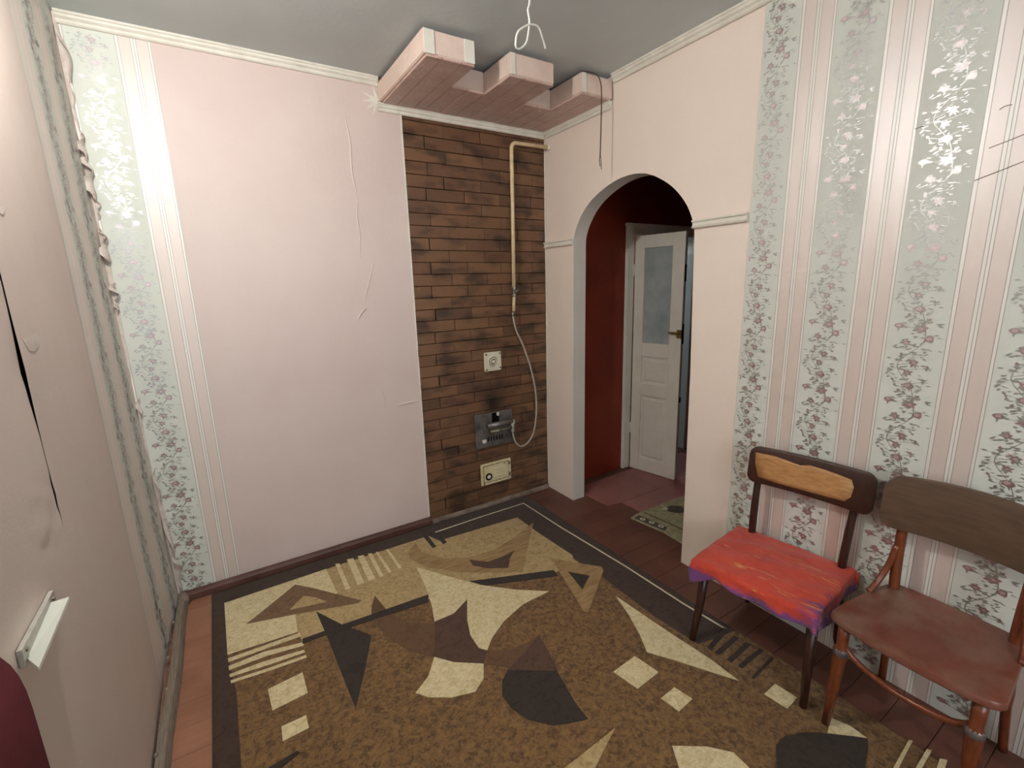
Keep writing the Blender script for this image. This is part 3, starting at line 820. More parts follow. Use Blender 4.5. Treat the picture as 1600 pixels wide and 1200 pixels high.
bp = empty('burner_plate', (1.812, 0, 0.418))
tag(bp, 'grey metal gas burner plate fixed on the brown bricks', 'burner')
q = MB().box((-.141, -.016, 0), (.141, -.005, .230)); q.build('plate', M_['steel'], bp, bevel=0.002, seg=1)
MB().box((-.016, -.020, .160), (.036, -.0155, .226)).build('flame_opening', M_['black'], bp)
MB().tube([(-.062, -.040, .150), (.124, -.040, .154)], .017, 16).build('burner_tube', M_['steel'], bp, smooth=True)
MB().tube([(-.055, -.055, .112), (.108, -.055, .116)], .012, 14).build('burner_tube', M_['dullmetal'], bp, smooth=True)
MB().box((-.045, -.045, .100), (.095, -.017, .135)).build('burner_block', M_['dullmetal'], bp, bevel=0.003)
MB().tube(smoothpath([(.118, -.040, .154), (.134, -.044, .150), (.122, -.048, .128), (.120, -.050, .082)], 5), .0115, 12).build('elbow', M_['hose'], bp, smooth=True)
MB().box((.018, -.034, .205), (.030, -.018, .228)).build('igniter', M_['white_trim'], bp, bevel=0.002)
for i in range(6):
    MB().box((-.052 + i * .021, -.0175, .038), (-.044 + i * .021, -.0155, .068)).build('air_slot', M_['black'], bp)
MB().box((-.095, -.024, .034), (-.065, -.016, .058)).build('air_shutter', M_['white_trim'], bp, bevel=0.003)
for x, z in ((-.128, .012), (.128, .012), (-.128, .218), (.128, .218)):
    MB().lathe([(.005, -.0155), (.005, -.019), (.002, -.0205)], 8, (x, 0, z), 'y').build('screw', M_['dullmetal'], bp)

vt = empty('flue_vent', (1.820, 0, 0.922))
tag(vt, 'square ivory vent cover with round rosette on the bricks', 'vent')
MB().box((-.063, -.020, 0), (.063, -.005, .122)).build('plate', M_['ivory'], vt, bevel=0.005)
def ring(r, t, cx, cz, yv, n=24): 
    return MB().tube([(cx + r * math.cos(2 * PI * i / n), yv, cz + r * math.sin(2 * PI * i / n)) for i in range(n + 1)], t, 8, cap=False)
ring(.036, .0045, 0, .061, -.021).build('outer_ring', M_['ivory'], vt, smooth=True)
ring(.022, .004, 0, .061, -.022).build('inner_ring', M_['ivory'], vt, smooth=True)
MB().lathe([(.030, -.0195), (.030, -.0205)], 20, (0, 0, .061), 'y').build('recess', M_['dullmetal'], vt)
MB().lathe([(.012, -.0205), (.012, -.026), (.007, -.031), (.003, -.032)], 16, (0, 0, .061), 'y').build('centre_boss', M_['ivory'], vt, smooth=True)
for x, z in ((-.050, .012), (.050, .018), (-.050, .110), (.050, .110)):
    MB().lathe([(.006, -.0195), (.006, -.0225)], 10, (x, 0, z), 'y').build('screw', M_['dullmetal'], vt)

sd = empty('soot_door', (1.815, 0, 0.155))
tag(sd, 'chipped cream cast-iron soot door low on the bricks', 'soot door')
f = MB()
for a, b in (((-.116, -.018, 0), (-.098, -.005, .150)), ((.098, -.018, 0), (.116, -.005, .150)), ((-.098, -.018, 0), (.098, -.005, .015)), ((-.098, -.018, .135), (.098, -.005, .150))): f.box(a, b)
f.build('frame', M_['cream_chip'], sd, bevel=0.003)
MB().box((-.098, -.008, .015), (.098, -.005, .135)).build('seam', M_['black'], sd)
MB().box((-.094, -.020, .019), (.094, -.009, .131)).build('door', M_['cream_chip'], sd, bevel=0.004)
ring(.020, .005, -.062, .058, -.023).build('knob_ring', M_['black'], sd, smooth=True)
MB().lathe([(.014, -.020), (.014, -.028), (.008, -.033)], 14, (-.062, 0, .058), 'y').build('knob', M_['ivory'], sd, smooth=True)
for z in (.046, .070, .094):
    MB().box((-.026, -.0225, z), (.066, -.0195, z + .007)).build('relief_bar', M_['cream_chip'], sd, bevel=0.001, seg=1)
for z in (.030, .110):
    MB().tube([(.102, -.022, z), (.102, -.022, z + .022)], .005, 8).build('hinge', M_['dullmetal'], sd, smooth=True)

# ================================================================== RUGS
RUG=[
('tan', [(0.21, -0.156), (0.676, -0.15), (1.254, -0.152), (1.286, -0.239), (1.808, -0.272), (1.809, -0.495), (1.825, -0.797), (1.756, -0.909), (1.618, -0.845), (1.294, -0.72), (1.03, -0.692), (0.483, -0.639), (0.475, -0.566), (0.213, -0.541)]),
('tan', [(1.807, -0.279), (1.805, -0.492), (1.805, -0.784), (1.805, -0.874), (1.622, -0.853), (1.265, -0.689), (1.114, -0.559)]),
('beige', [(0.21, -0.156), (0.674, -0.148), (0.679, -0.391), (0.484, -0.435), (0.475, -0.566), (0.213, -0.541)]),
('beige', [(0.726, -0.129), (0.746, -0.138), (0.741, -0.394), (0.719, -0.39)]),
('beige', [(0.788, -0.121), (0.821, -0.13), (0.812, -0.385), (0.779, -0.385)]),
('beige', [(0.846, -0.125), (0.877, -0.132), (0.868, -0.389), (0.832, -0.387)]),
('beige', [(0.9, -0.134), (0.919, -0.139), (0.911, -0.382), (0.891, -0.386)]),
('beige', [(0.941, -0.143), (0.953, -0.148), (0.956, -0.376), (0.94, -0.378)]),
('beige', [(0.998, -0.15), (1.01, -0.153), (1.012, -0.372), (0.996, -0.373)]),
('dark', [(1.225, -0.148), (1.252, -0.147), (1.246, -0.289), (1.223, -0.291)]),
('dark', [(1.295, -0.147), (1.319, -0.148), (1.315, -0.282), (1.288, -0.288)]),
('brown', [(0.289, -0.381), (0.398, -0.296), (0.516, -0.199), (0.583, -0.277), (0.765, -0.518), (0.742, -0.526), (0.493, -0.441)]),
('tan', [(0.464, -0.392), (0.537, -0.319), (0.584, -0.366), (0.623, -0.431)]),
('beige', [(0.214, -0.566), (0.483, -0.577), (0.482, -0.603), (0.215, -0.588)]),
('beige', [(0.215, -0.613), (0.341, -0.61), (0.487, -0.646), (0.485, -0.667), (0.347, -0.641), (0.216, -0.637)]),
('beige', [(0.216, -0.662), (0.336, -0.667), (0.482, -0.694), (0.482, -0.709), (0.351, -0.697), (0.218, -0.678)]),
('beige', [(0.219, -0.699), (0.357, -0.716), (0.483, -0.728), (0.483, -0.743), (0.356, -0.733), (0.22, -0.713)]),
('beige', [(0.335, -0.825), (0.457, -0.815), (0.458, -0.927), (0.34, -0.934)]),
('beige', [(0.359, -1.021), (0.437, -1.022), (0.437, -1.079), (0.356, -1.081)]),
('dark', [(0.567, -0.473), (0.647, -0.631), (0.738, -0.771), (0.661, -0.947), (0.589, -1.094), (0.583, -0.894), (0.577, -0.678)]),
('midbrown', [(0.826, -0.519), (0.845, -0.674), (0.899, -0.79), (0.987, -0.859), (0.952, -0.951), (0.91, -1.027), (0.841, -0.946), (0.784, -0.795), (0.77, -0.66), (0.79, -0.587)]),
('darkbrown', [(0.993, -0.85), (1.087, -0.85), (1.183, -0.797), (1.117, -0.926), (1.086, -1.026), (1.083, -1.096), (1.105, -1.126), (1.064, -1.176), (0.968, -1.1), (0.91, -1.028), (0.952, -0.951)]),
('beige', [(1.079, -0.411), (1.17, -0.562), (1.285, -0.737), (1.411, -0.869), (1.533, -0.969), (1.382, -0.975), (1.251, -1.019), (1.157, -1.075), (1.107, -1.123), (1.085, -1.092), (1.088, -1.011), (1.12, -0.92), (1.183, -0.797), (1.087, -0.85), (0.995, -0.846), (1.025, -0.749), (1.056, -0.6)]),
('midbrown', [(1.105, -1.126), (1.179, -1.173), (1.267, -1.183), (1.336, -1.172), (1.23, -1.219), (1.148, -1.258), (1.068, -1.182)]),
('beige', [(0.914, -1.034), (0.967, -1.102), (1.061, -1.175), (1.027, -1.236), (0.973, -1.27), (0.89, -1.242), (0.822, -1.195), (0.79, -1.152), (0.858, -1.108)]),
('dark', [(1.124, -1.255), (1.277, -1.366), (1.246, -1.508), (1.241, -1.581), (1.182, -1.559), (1.13, -1.535), (1.069, -1.467), (1.047, -1.402), (1.047, -1.338), (1.079, -1.285)]),
('darkbrown', [(1.329, -1.176), (1.307, -1.272), (1.28, -1.366), (1.122, -1.254), (1.213, -1.222)]),
('woodtan', [(1.16, -0.182), (1.157, -0.3), (1.232, -0.424), (1.342, -0.495), (1.499, -0.512), (1.655, -0.468), (1.854, -0.387), (1.674, -0.59), (1.518, -0.768), (1.383, -0.686), (1.234, -0.57), (1.127, -0.444), (1.075, -0.314), (1.108, -0.236)]),
('darkbrown', [(1.34, -0.513), (1.41, -0.589), (1.513, -0.593), (1.593, -0.577), (1.528, -0.631), (1.474, -0.699), (1.381, -0.639), (1.331, -0.573)]),
('woodtan', [(1.71, -0.758), (1.878, -0.969), (1.865, -0.997), (1.597, -1.183), (1.579, -1.179)]),
('dark', [(1.709, -0.901), (1.777, -0.99), (1.675, -1.052)]),
('dark', [(0.486, -0.624), (0.553, -0.627), (1.044, -0.659), (1.024, -0.708), (0.548, -0.655), (0.481, -0.656)]),
('dark', [(1.255, -0.682), (1.656, -0.849), (1.646, -0.899), (1.309, -0.758)]),
('beige', [(1.772, -1.179), (1.777, -1.258), (1.784, -1.385), (1.794, -1.527), (1.805, -1.641), (1.803, -1.773), (1.765, -1.711), (1.691, -1.585), (1.631, -1.493), (1.677, -1.414), (1.732, -1.294)]),
('beige', [(1.575, -1.48), (1.591, -1.584), (1.47, -1.591), (1.452, -1.488)]),
('beige', [(1.584, -1.662), (1.597, -1.728), (1.518, -1.734), (1.509, -1.665)]),
('beige', [(1.897, -1.856), (1.904, -1.93), (1.833, -1.933), (1.824, -1.858)]),
('dark', [(1.999, -1.585), (2.006, -1.603), (1.847, -1.628), (1.848, -1.611)]),
('dark', [(1.994, -1.634), (1.998, -1.653), (1.854, -1.662), (1.85, -1.645)]),
('dark', [(2.002, -1.682), (2.006, -1.7), (1.86, -1.71), (1.856, -1.693)]),
('dark', [(2.013, -1.731), (2.016, -1.745), (1.867, -1.749), (1.865, -1.734)]),
('dark', [(2.008, -1.779), (2.01, -1.789), (1.857, -1.802), (1.854, -1.793)]),
('beige', [(1.399, -1.802), (1.488, -1.865), (1.539, -1.922), (1.535, -1.975), (1.506, -2.004), (1.337, -1.891)]),
('tan', [(1.028, -1.667), (1.145, -1.663), (1.291, -1.657), (1.128, -1.726)]),
('dark', [(1.67, -1.982), (1.723, -1.982), (1.783, -2.007), (1.829, -2.039), (1.903, -2.103), (1.931, -2.131), (1.902, -2.144), (1.788, -2.176), (1.578, -2.036)]),
('beige', [(1.915, -2.032), (1.935, -2.081), (1.932, -2.128), (1.848, -2.051)]),
('beige', [(2.032, -2.204), (2.039, -2.212), (1.882, -2.223), (1.868, -2.214)]),
('beige', [(2.042, -2.246), (2.049, -2.256), (1.931, -2.261), (1.915, -2.25)]),
('beige', [(2.037, -2.279), (2.05, -2.293), (1.988, -2.3), (1.969, -2.286)]),
('dark', [(0.288, -1.156), (0.392, -1.146), (0.396, -1.155), (0.325, -1.181)]),
]
rg = empty('patterned_rug', (1.07, -1.3, 0))
tag(rg, 'large brown rug with abstract beige and black shapes on the floor', 'rug')
RO = (1.07, -1.3)
def rpoly(pts, z0, z1, name, mat, bev=0):
    return MB().prism([(a - RO[0], b - RO[1]) for a, b in pts], 'z', z0, z1).build(name, M_[mat], rg)
RX0, RX1, RY0, RY1 = 0.158, 2.035, -0.036, -2.72
MB().box((RX0 - RO[0], RY1 - RO[1], 0.0005), (RX1 - RO[0], RY0 - RO[1], 0.009)).build('backing', M_['border'], rg, bevel=0.003)
rpoly([(RX0 + .052, -.300), (1.806, -.300), (1.806, -.78), (1.825, -1.02), (1.815, -1.36), (1.835, -1.58), (2.03, -1.62), (2.03, -2.60), (.235, -2.60), (.236, -.78), (.213, -.53)], .006, .0102, 'field', 'rugbase')
# cream line near the edge
lp = [(1.305, -.137), (1.60, -.130), (1.950, -.133), (1.958, -.52), (1.985, -1.03), (1.990, -1.39), (2.003, -1.60)]
vs = []
for i, p_ in enumerate(lp):
    a = Vector(lp[max(i - 1, 0)]); b = Vector(lp[min(i + 1, len(lp) - 1)]); t = (b - a).normalized(); s = Vector((-t.y, t.x)) * .0042
    vs.append((Vector(p_) + s, Vector(p_) - s))
rpoly([tuple(a) for a, b in vs] + [tuple(b) for a, b in vs[::-1]], .006, .0108, 'edge_line', 'cream')
for i, (mat, pts) in enumerate(RUG):
    if len(pts) > 6 and mat not in ('tan',):
        cl = [(p.x, p.y) for p in smoothpath([(a, b, 0) for a, b in pts + pts[:1]], 1)][:-1]
    else: cl = pts
    rpoly(cl, .006, .0106 + .00007 * i, 'pattern_shape', mat)

hm = empty('hall_mat', (2.7, -.98, 0))
tag(hm, 'worn pale green mat with dark floral border beyond the arch', 'mat')
HO = (2.7, -.98)
M_['matgreen'] = pile('mat green', '8d8a68', 'a29d7a', 30, 'b3ac8a')
M_['matdark'] = pile('mat dark', '3a352a', '544c3c', 60)
def hpoly(pts, z0, z1, name, mat):
    return MB().prism([(a - HO[0], b - HO[1]) for a, b in pts], 'z', z0, z1).build(name, M_[mat], hm)
hpoly([(2.385, -.690), (2.45, -.676), (2.74, -.676), (3.02, -.682), (3.02, -1.29), (2.395, -1.28), (2.405, -1.06), (2.415, -.92)], .0035, .010, 'mat_base', 'matgreen')
hpoly([(2.400, -.705), (2.455, -.700), (2.475, -.90), (2.430, -.915)], .008, .0108, 'dark_band', 'matdark')
for (x, y_) in ((2.432, -.745), (2.445, -.805), (2.455, -.868)):
    hpoly([(x + .016 * math.cos(i * PI / 4), y_ + .020 * math.sin(i * PI / 4)) for i in range(8)], .010, .0116, 'blossom', 'cream')
    hpoly([(x + .006 * math.cos(i * PI / 3), y_ + .007 * math.sin(i * PI / 3)) for i in range(6)], .011, .0121, 'blossom_eye', 'matdark')
hpoly([(2.50, -.69), (2.515, -.69), (2.535, -.92), (2.53, -1.25), (2.515, -1.25), (2.52, -.92)], .008, .0108, 'dark_line', 'brown')
for (x, y_, r_) in ((2.70, -.78, .055), (2.78, -.90, .06), (2.70, -1.05, .06)):
    hpoly([(x + r_ * (1 + .2 * math.cos(5 * i)) * math.cos(i * PI / 6), y_ + r_ * math.sin(i * PI / 6)) for i in range(12)], .008, .0108, 'dark_motif', 'matdark')
hpoly([(2.655 + .018 * math.cos(i * PI / 4), -.735 + .018 * math.sin(i * PI / 4)) for i in range(8)], .009, .0114, 'blossom', 'cream')

M_['lino'] = mottled('pink linoleum', '8a5850', 'a06c64', 5, 0.4, 0.4, 0.1)
la = MB().prism([(2.372, -.15), (2.382, -.305), (2.386, -.40), (2.392, -.480), (2.44, -.488), (2.50, -.496), (2.60, -.4965), (2.93, -.4955), (3.6, -.49), (3.6, -.13), (2.9, -.13)], 'z', .0005, .0030).build('linoleum_sheet', M_['lino'])
tag(la, 'pink linoleum sheet in front of the open corridor door', 'linoleum')
lb = MB().prism([(2.500, -.500), (2.60, -.4995), (2.93, -.4985), (3.6, -.493), (3.6, -1.6), (2.62, -1.6), (2.58, -1.3), (2.56, -1.0), (2.56, -.76), (2.502, -.66), (2.506, -.586)], 'z', .0005, .0026).build('linoleum_sheet', M_['lino'])
tag(lb, 'pink linoleum sheet lying partly under the corridor mat', 'linoleum')

# ================================================================== CHAIR WITH RED COVER
M_['darkwood'] = mottled('dark stained wood', '2c1710', '3f241a', 6, 0.35, 0.5, 0.15, 60, 0.002, (20, 20, 3), obj=True)
M_['barewood'] = mottled('bare honey wood', '9c6f42', 'b98a58', 5, 0.45, 0.4, 0.15, 60, 0.002, (6, 2, 22), obj=True)
M_['redwood'] = mottled('red-brown varnished wood', '5b2c18', '7c4226', 6, 0.3, 0.5, 0.15, 60, 0.002, (14, 14, 3), obj=True)
def seatwood():
    t = NT('worn seat veneer'); p = t.pos(True)
    f = t.noise(t.scale(p, (14, 3, 14)), 1.0, 5, 0.6)
    w = t.noise(p, 5, 4, 0.6)
    c = t.ramp(f, [(0.3, '5e2d22'), (0.7, '7b4433')])
    c = t.mix(t.ramp(w, [(0.45, 0.0), (0.7, 0.75)]), c, '7d6a58')
    t.bump(f, 0.12, 0.003)
    return t.out(c, 0.33, 0.5)
M_['seatwood'] = seatwood()
M_['backply'] = mottled('dull brown plywood', '4b3a2c', '5e4a39', 4, 0.38, 0.5, 0.1, 60, 0.002, (3, 12, 18), obj=True)
def cloth():
    t = NT('red patterned cover'); p = t.pos(True)
    n1 = t.noise(t.scale(p, (9, 14, 9)), 1.0, 4, 0.6, 0.6)
    n2 = t.noise(t.scale(p, (5, 30, 12)), 1.0, 5, 0.65, 1.0)
    c = t.ramp(n1, [(0.3, 'a83321'), (0.6, 'bd402b'), (0.8, '9f2c33')])
    sep = t.n('ShaderNodeSeparateXYZ'); t.l(p, sep.inputs[0])
    # purple fringe of the print on the front right part and on the hem
    edge = t.math('ADD', t.math('MULTIPLY', sep.outputs[0], 2.1), t.math('MULTIPLY', sep.outputs[1], -1.3))
    hem = t.math('MULTIPLY', t.math('SUBTRACT', 0.378, sep.outputs[2]), 11.0)
    e2 = t.math('ADD', t.math('MAXIMUM', edge, hem), t.math('MULTIPLY', n2, 0.9))
    c = t.mix(t.ramp(e2, [(0.78, 0.0), (0.92, 0.9)]), c, '5a3a70')
    st = t.noise(t.scale(p, (4, 40, 40)), 1.0, 4, 0.7, 1.5)
    c = t.mix(t.ramp(st, [(0.60, 0.0), (0.67, 0.85)]), c, 'c98a4e')
    fine = t.noise(p, 300, 2)
    t.bump(t.math('ADD', t.noise(p, 30, 4), t.math('MULTIPLY', fine, 0.4)), 0.5, 0.006)
    t.b.inputs['Sheen Weight'].default_value = 0.2
    return t.out(c, 0.75, 0.25)
M_['cloth'] = cloth()

# local frame: +x to the chair's left-to-right as seen from the front (image left to right), +y towards the back, z up
def back_panel(w_, z0, z1, thick, bow, lean, y0, rc, n=22, m=10, top_bow=0.0):
    """rounded, bowed backrest"""
    mb = MB(); vs = []; fs = []
    # outline rounded rectangle
    out = []
    def arc(cx, cz, a0):
        for i in range(6):
            a = a0 + PI / 2 * i / 5
            out.append((cx + rc * math.cos(a), cz + rc * math.sin(a)))
    arc(w_ / 2 - rc, z1 - rc, 0); 
    for i in range(1, n): out.append((w_ / 2 - rc - (w_ - 2 * rc) * i / n, z1))
    arc(-w_ / 2 + rc, z1 - rc, PI / 2); arc(-w_ / 2 + rc, z0 + rc, PI)
    for i in range(1, n): out.append((-w_ / 2 + rc + (w_ - 2 * rc) * i / n, z0))
    arc(w_ / 2 - rc, z0 + rc, 3 * PI / 2)
    def pos(x, z, s):
        zz = z + top_bow * (1 - (2 * x / w_) ** 2) * (1 if z > (z0 + z1) / 2 else 0.4)
        return (x, y0 + lean * (z - z0) - bow * (1 - (2 * x / w_) ** 2) * -1 - s, zz)
    N = len(out); zc = (z0 + z1) / 2
    levels = [(0.0, 0.85, thick), (0.0, 0.97, thick * .9), (0, 1.0, thick * .6), (0, 1.0, thick * .35), (0, .97, .08 * thick), (0, .85, 0)]
    for _, sc, s in levels:
        for x, z in out:
            k_ = (1 - sc) * 0.06
            xx = x * (1 - k_ / (w_ / 2)); zz = zc + (z - zc) * (1 - k_ / ((z1 - z0) / 2))
            vs.append(pos(xx, zz, s))
    Lv = len(levels)
    for i in range(Lv - 1):
        for kk in range(N): fs.append((i * N + kk, i * N + (kk + 1) % N, (i + 1) * N + (kk + 1) % N, (i + 1) * N + kk))
    # caps as strips between mirrored outline points keep the bow
    def capf(base):
        half = N // 2
        for kk in range(half - 1):
            a, b = base + kk, base + kk + 1
            c, d = base + N - 2 - kk, base + N - 1 - kk
            if len({a, b, c, d}) == 4: fs.append((a, b, c, d))
    # outline starts at right-top going counter-clockwise: pair top points with bottom points
    tops = list(range(0, 12 + n - 1)); bots = list(range(N - 1, N - 1 - (12 + n - 1), -1))
    for base in (0, (Lv - 1) * N):
        for kk in range(len(tops) - 1):
            q_ = (base + tops[kk], base + tops[kk + 1], base + bots[kk + 1], base + bots[kk])
            if len(set(q_)) == 4: fs.append(q_)
    return mb.add(vs, fs), pos

u_ = Vector((0.116, -0.993))
rz1 = math.atan2(u_.y, u_.x)           # local x axis along u
ch1 = empty('dining_chair', (1.832 + .2 * u_.x, -1.558 + .2 * u_.y, 0.0145), rz1)
tag(ch1, 'wooden chair with red cloth seat cover and bare wood patch on backrest', 'chair')
# local: origin mid between the front feet; +y (local) = back direction
HWc = 0.205
for s in (-1, 1):
    MB().tube([(s * HWc, 0.0, 0.001), (s * (HWc - .008), 0.030, 0.16), (s * (HWc - .014), 0.048, 0.335)], [.012, .016, .019], 12).build('leg', M_['darkwood'], ch1, smooth=True)
    MB().tube(smoothpath([(s * (HWc - .03) + .010, .400, 0.001), (s * (HWc - .036) + .014, .372, 0.20), (s * (HWc - .040) + .016, .345, 0.36), (s * (HWc - .038) + .022, .340, .52), (s * (HWc - .034) + .028, .358, .72)], 4), [.013] + [.0155] * 7 + [.018] * 5 + [.0165] * 3 + [.014], 12, flat=0.8).build('leg', M_['darkwood'], ch1, smooth=True)
MB().box((-HWc + .012, .030, .295), (HWc - .012, .050, .338)).box((-HWc + .03, .335, .295), (HWc - .03, .352, .338)).box((-HWc + .010, .045, .295), (-HWc + .030, .345, .338)).box((HWc - .030, .045, .295), (HWc - .010, .345, .338)).build('seat_frame', M_['darkwood'], ch1, bevel=0.003)
MB().box((-HWc + .004, .000, .338), (HWc - .004, .338, .358)).build('seat', M_['darkwood'], ch1, bevel=0.006)
bp_, ps = back_panel(0.430, .618, .770, .020, .022, .12, .320, .034)
bk = bp_.build('backrest', M_['darkwood'], ch1, auto=True)
bk.location.x = 0.040
# bare patch on the front face
ins = []
rn = random.Random(5)
pts = [(-.172, .648), (-.188, .70), (-.192, .746), (-.12, .746), (-.07, .738), (-.03, .732), (.0, .742), (.05, .740), (.10, .735), (.140, .730), (.150, .705), (.146, .668), (.128, .646), (.06, .641), (-.03, .639), (-.11, .640)]
def face(x, z): 
    p = ps(x, z, .0205); return p
cx_, cz_ = -.012, .692
mb = MB(); rings = []
for sc in (1.0, .72, .45, .2):
    rings.append([face(cx_ + (a - cx_) * sc, cz_ + (b - cz_) * sc) for a, b in pts])
vs = [p for r_ in rings for p in r_]; N = len(pts); fs = []
for i in range(3):
    for kk in range(N): fs.append((i * N + kk, i * N + (kk + 1) % N, (i + 1) * N + (kk + 1) % N, (i + 1) * N + kk))
fs.append(tuple(3 * N + kk for kk in range(N)))
mb.add(vs, fs)
solid(mb.build('bare_patch', M_['barewood'], bk, smooth=True), 0.0012, 0)
# draped cover
def cover(u, v):
    # u across, v front to back; flat distance beyond the seat edge becomes drop
    a = -.30 + .60 * u; b = -.115 + .54 * v
    ex, y0_, y1_ = .205, -.010, .352
    hangF = 0.058 + .016 * math.sin(9 * a + 1) + (.028 if a < -.12 else 0) * min(1, (-.12 - a) * 14 if a < -.12 else 0)
    dx = max(0, abs(a) - ex); dyf = max(0, y0_ - b); dyb = max(0, b - y1_)
    x = max(-ex, min(ex, a)); y_ = max(y0_, min(y1_, b))
    d = math.hypot(math.hypot(dx, dyf), dyb)
    r_ = 0.016
    z = .376 + .008 * (1 - (x / .21) ** 2) * math.sin(PI * min(1, max(0, (y_ + .01) / .36))) + .002 * math.sin(31 * a + 17 * b) + .0015 * math.sin(53 * b - 23 * a)
    if d > 1e-6:
        nx, ny = (math.copysign(dx, a) / d, (-dyf + dyb) / d)
        mx = .085 if dyf <= 0 or dx > 0 else .080
        dd = d
        th = min(dd / r_, PI / 2)
        outd = r_ * math.sin(th) + max(0, dd - r_ * PI / 2) * (.10 + .12 * math.sin(40 * a + 25 * b))
        down = r_ * (1 - math.cos(th)) + max(0, dd - r_ * PI / 2) * .97
        scale_ = 1.0
        if dyf > 0: scale_ = .48 + .10 * math.sin(11 * a + 1.2) + (.45 * min(1, (-.12 - a) * 14) if a < -.12 else 0) + (.12 * min(1, (a - .1) * 10) if a > .1 else 0)
        if dyb > 0: scale_ = .35
        x += nx * outd; y_ += ny * outd; z -= down * scale_ * (0.75 if dx > 0 and dyf <= 0 else 1)
    return (x, y_, z)
solid(MB().grid(cover, 56, 48).build('seat_cover', M_['cloth'], ch1, smooth=True, fixn=False), 0.003, 0)

# ================================================================== BENTWOOD CHAIR
u2 = Vector((-0.045, -0.999)).normalized()
rz2 = math.atan2(u2.y, u2.x)
ch2 = empty('bentwood_chair', (1.868 + .175 * u2.x, -2.025 + .175 * u2.y, 0.0145), rz2)
tag(ch2, 'bentwood chair with worn red-brown plywood seat and wide plain backrest', 'chair')
def seat2():
    out = []
    # rounded trapezoid, front wider
    ctr = [(-.195, .012), (-.165, -.012), (-.06, -.026), (.06, -.026), (.165, -.012), (.200, .012), (.198, .06), (.180, .22), (.165, .315), (.135, .345), (0, .352), (-.135, .345), (-.165, .315), (-.182, .22), (-.197, .06)]
    P = smoothpath([(a, b, 0) for a, b in ctr + ctr[:1]], 4)[:-1]
    out = [(p.x, p.y) for p in P]
    vs = []; fs = []; N = len(out); cx0, cy0 = 0, .16
    def dish(x, y_): return -.012 * max(0, 1 - ((x / .17) ** 2 + ((y_ - .17) / .16) ** 2))
    prof = [(0.985, .372), (1.0, .376), (1.0, .389), (.985, .395), (.85, .396), (.62, .396), (.38, .396), (.16, .396)]
    for sc, z in prof:
        for x, y_ in out:
            X, Y = cx0 + (x - cx0) * sc, cy0 + (y_ - cy0) * sc
            vs.append((X, Y, z + (dish(X, Y) if z > .39 else 0)))
    for i in range(len(prof) - 1):
        for kk in range(N): fs.append((i * N + kk, i * N + (kk + 1) % N, (i + 1) * N + (kk + 1) % N, (i + 1) * N + kk))
    fs.append(tuple(range(N))); fs.append(tuple((len(prof) - 1) * N + kk for kk in range(N)))
    return MB().add(vs, fs)
st2 = seat2().build('seat', M_['seatwood'], ch2, auto=True)
st2.location.z = 0.012
# ring rail under the seat
rp = [(.158 * math.cos(2 * PI * i / 32), .165 + .150 * math.sin(2 * PI * i / 32), .372) for i in range(33)]
MB().tube(rp, .013, 8, cap=False).build('seat_ring', M_['redwood'], ch2, smooth=True)
for s in (-1, 1):
    # turned front leg with collar
    lg = [(s * .168, .010, .001), (s * .164, .014, .12), (s * .160, .018, .24), (s * .158, .020, .275), (s * .158, .020, .290), (s * .158, .021, .300), (s * .158, .022, .330), (s * .158, .022, .372)]
    MB().tube(lg, [.0115, .015, .0185, .0205, .0205, .0150, .0165, .0165], 14).build('leg', M_['redwood'], ch2, smooth=True)
    MB().lathe([(.0185, .268), (.0215, .272), (.0215, .290), (.0165, .296)], 14, (s * .158, .020, 0)).build('leg_collar', M_['steel'], ch2, smooth=True)
    bl_ = [(s * .158, .372, .001), (s * .150, .340, .18), (s * .145, .312, .36), (s * .147, .305, .50), (s * .150, .318, .66), (s * .150, .330, .78)]
    MB().tube(smoothpath(bl_, 4), [.012] * 5 + [.0155] * 8 + [.0150] * 8, 12).build('leg', M_['redwood'], ch2, smooth=True)
    # bentwood brace from back post to seat side
    br = [(s * .152, .296, .565), (s * .160, .286, .50), (s * .172, .258, .44), (s * .180, .215, .405)]
    MB().tube(smoothpath(br, 4), .0095, 10).build('side_brace', M_['redwood'], ch2, smooth=True)
hoop = [(-.156, .024, .318), (-.142, .026, .290), (-.10, .030, .262), (-.03, .034, .244), (.03, .034, .244), (.10, .030, .258), (.142, .026, .285), (.156, .024, .312)]
MB().tube(smoothpath(hoop, 5), .0095, 12).build('hoop_brace', M_['redwood'], ch2, smooth=True)
bp2, _ = back_panel(0.410, .622, .800, .014, .030, .08, .281, .045, top_bow=.018)
bp2.build('backrest', M_['backply'], ch2, auto=True)

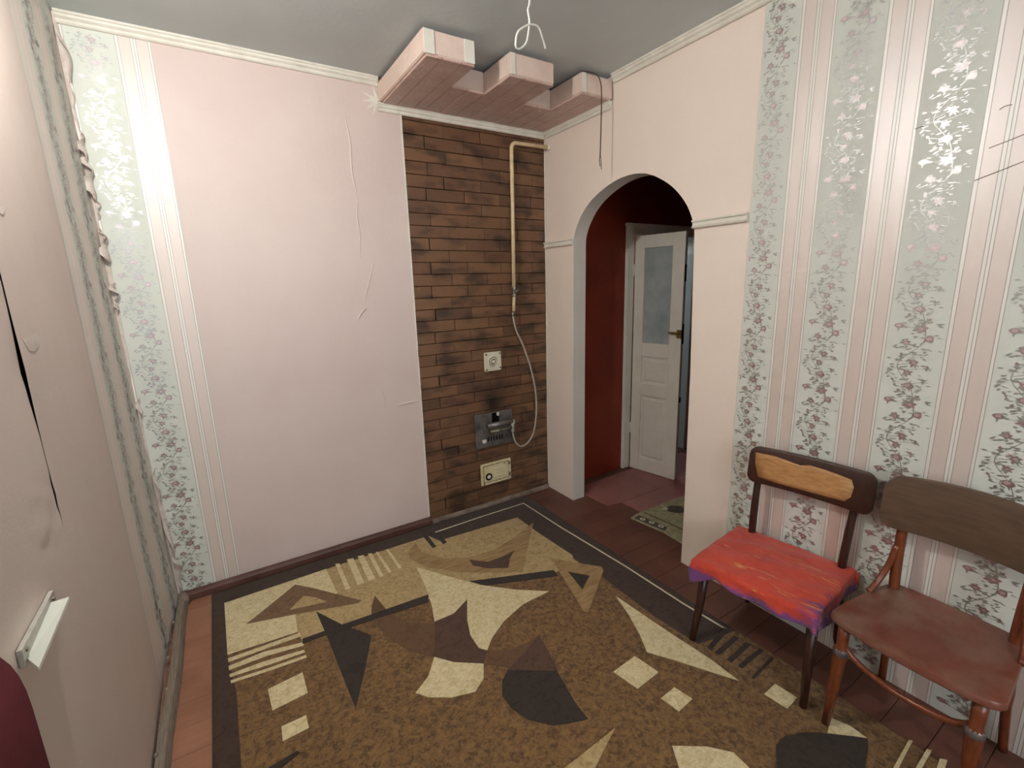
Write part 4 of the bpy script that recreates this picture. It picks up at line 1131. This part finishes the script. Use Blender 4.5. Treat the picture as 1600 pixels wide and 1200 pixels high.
# ================================================================== THINGS BY THE LEFT WALL
ld = empty('plastic_ledge', (0.004, -1.47, 0.86))
tag(ld, 'small white plastic ledge fixed low on the left wall', 'ledge')
MB().box((-.002, -.085, -.004), (.006, .105, .030)).build('back_flange', M_['hose'], ld, bevel=0.001, seg=1)  # coloured grey to give the flange its shade under grazing light
lm = MB().add([(.006, -.075, .000), (.044, -.160, .028), (.044, .036, .034), (.006, .078, .012), (.006, -.075, .006), (.044, -.160, .034), (.044, .036, .040), (.006, .078, .018)], [(0, 3, 2, 1), (4, 5, 6, 7), (0, 1, 5, 4), (1, 2, 6, 5), (2, 3, 7, 6), (3, 0, 4, 7)])
M_['plastic'] = NT('white plastic').out('dfe3d6', 0.35, 0.5)
lm.build('ledge', M_['plastic'], ld)
MB().lathe([(.004, .006), (.004, .009)], 8, (0, .090, .018), 'x').build('screw', M_['dullmetal'], ld)
MB().lathe([(.004, .006), (.004, .009)], 8, (0, -.070, .020), 'x').build('screw', M_['dullmetal'], ld)

M_['maroon'] = mottled('maroon upholstery', '4a1a20', '5b242a', 20, 0.9, 0.15, 0.4, 300, 0.002)
ac = empty('armchair', (0.30, -2.19, 0))  # armchair form is assumed for an unclear dark red shape
tag(ac, 'unclear dark red shape at the lower left edge, built as an armchair', 'armchair')
def slab(x0, x1, y0, y1, z0, z1, name, bev, mat='maroon'):
    return MB().box((x0 - .30, y0 + 2.19, z0), (x1 - .30, y1 + 2.19, z1)).build(name, M_[mat], ac, bevel=bev, seg=5, smooth=True)
def rounded_back():
    out = [(-.31, .30), (.318, .30)]
    rc = .17
    for i in range(10):
        a = PI / 2 * i / 9; out.append((.318 - rc + rc * math.cos(a), 1.185 - rc + rc * math.sin(a)))
    for i in range(10):
        a = PI / 2 + PI / 2 * i / 9; out.append((-.31 + rc + rc * math.cos(a), 1.185 - rc + rc * math.sin(a)))
    return MB().prism(out, 'x', .030 - .30, .125 - .30)
rounded_back().build('backrest', M_['maroon'], ac, bevel=.03, seg=4, smooth=True)
slab(.13, .52, -2.42, -1.96, .28, .40, 'seat', .04)
slab(.13, .50, -2.50, -2.43, .28, .58, 'armrest', .03)
for x, y_ in ((.06, -2.46), (.06, -1.92), (.48, -2.46), (.48, -1.98)):
    MB().tube([(x - .30, y_ + 2.19, .0145 if x > .1 else .002), (x - .30, y_ + 2.19, .31)], [.014, .022], 10).build('leg', M_['darkwood'], ac, smooth=True)
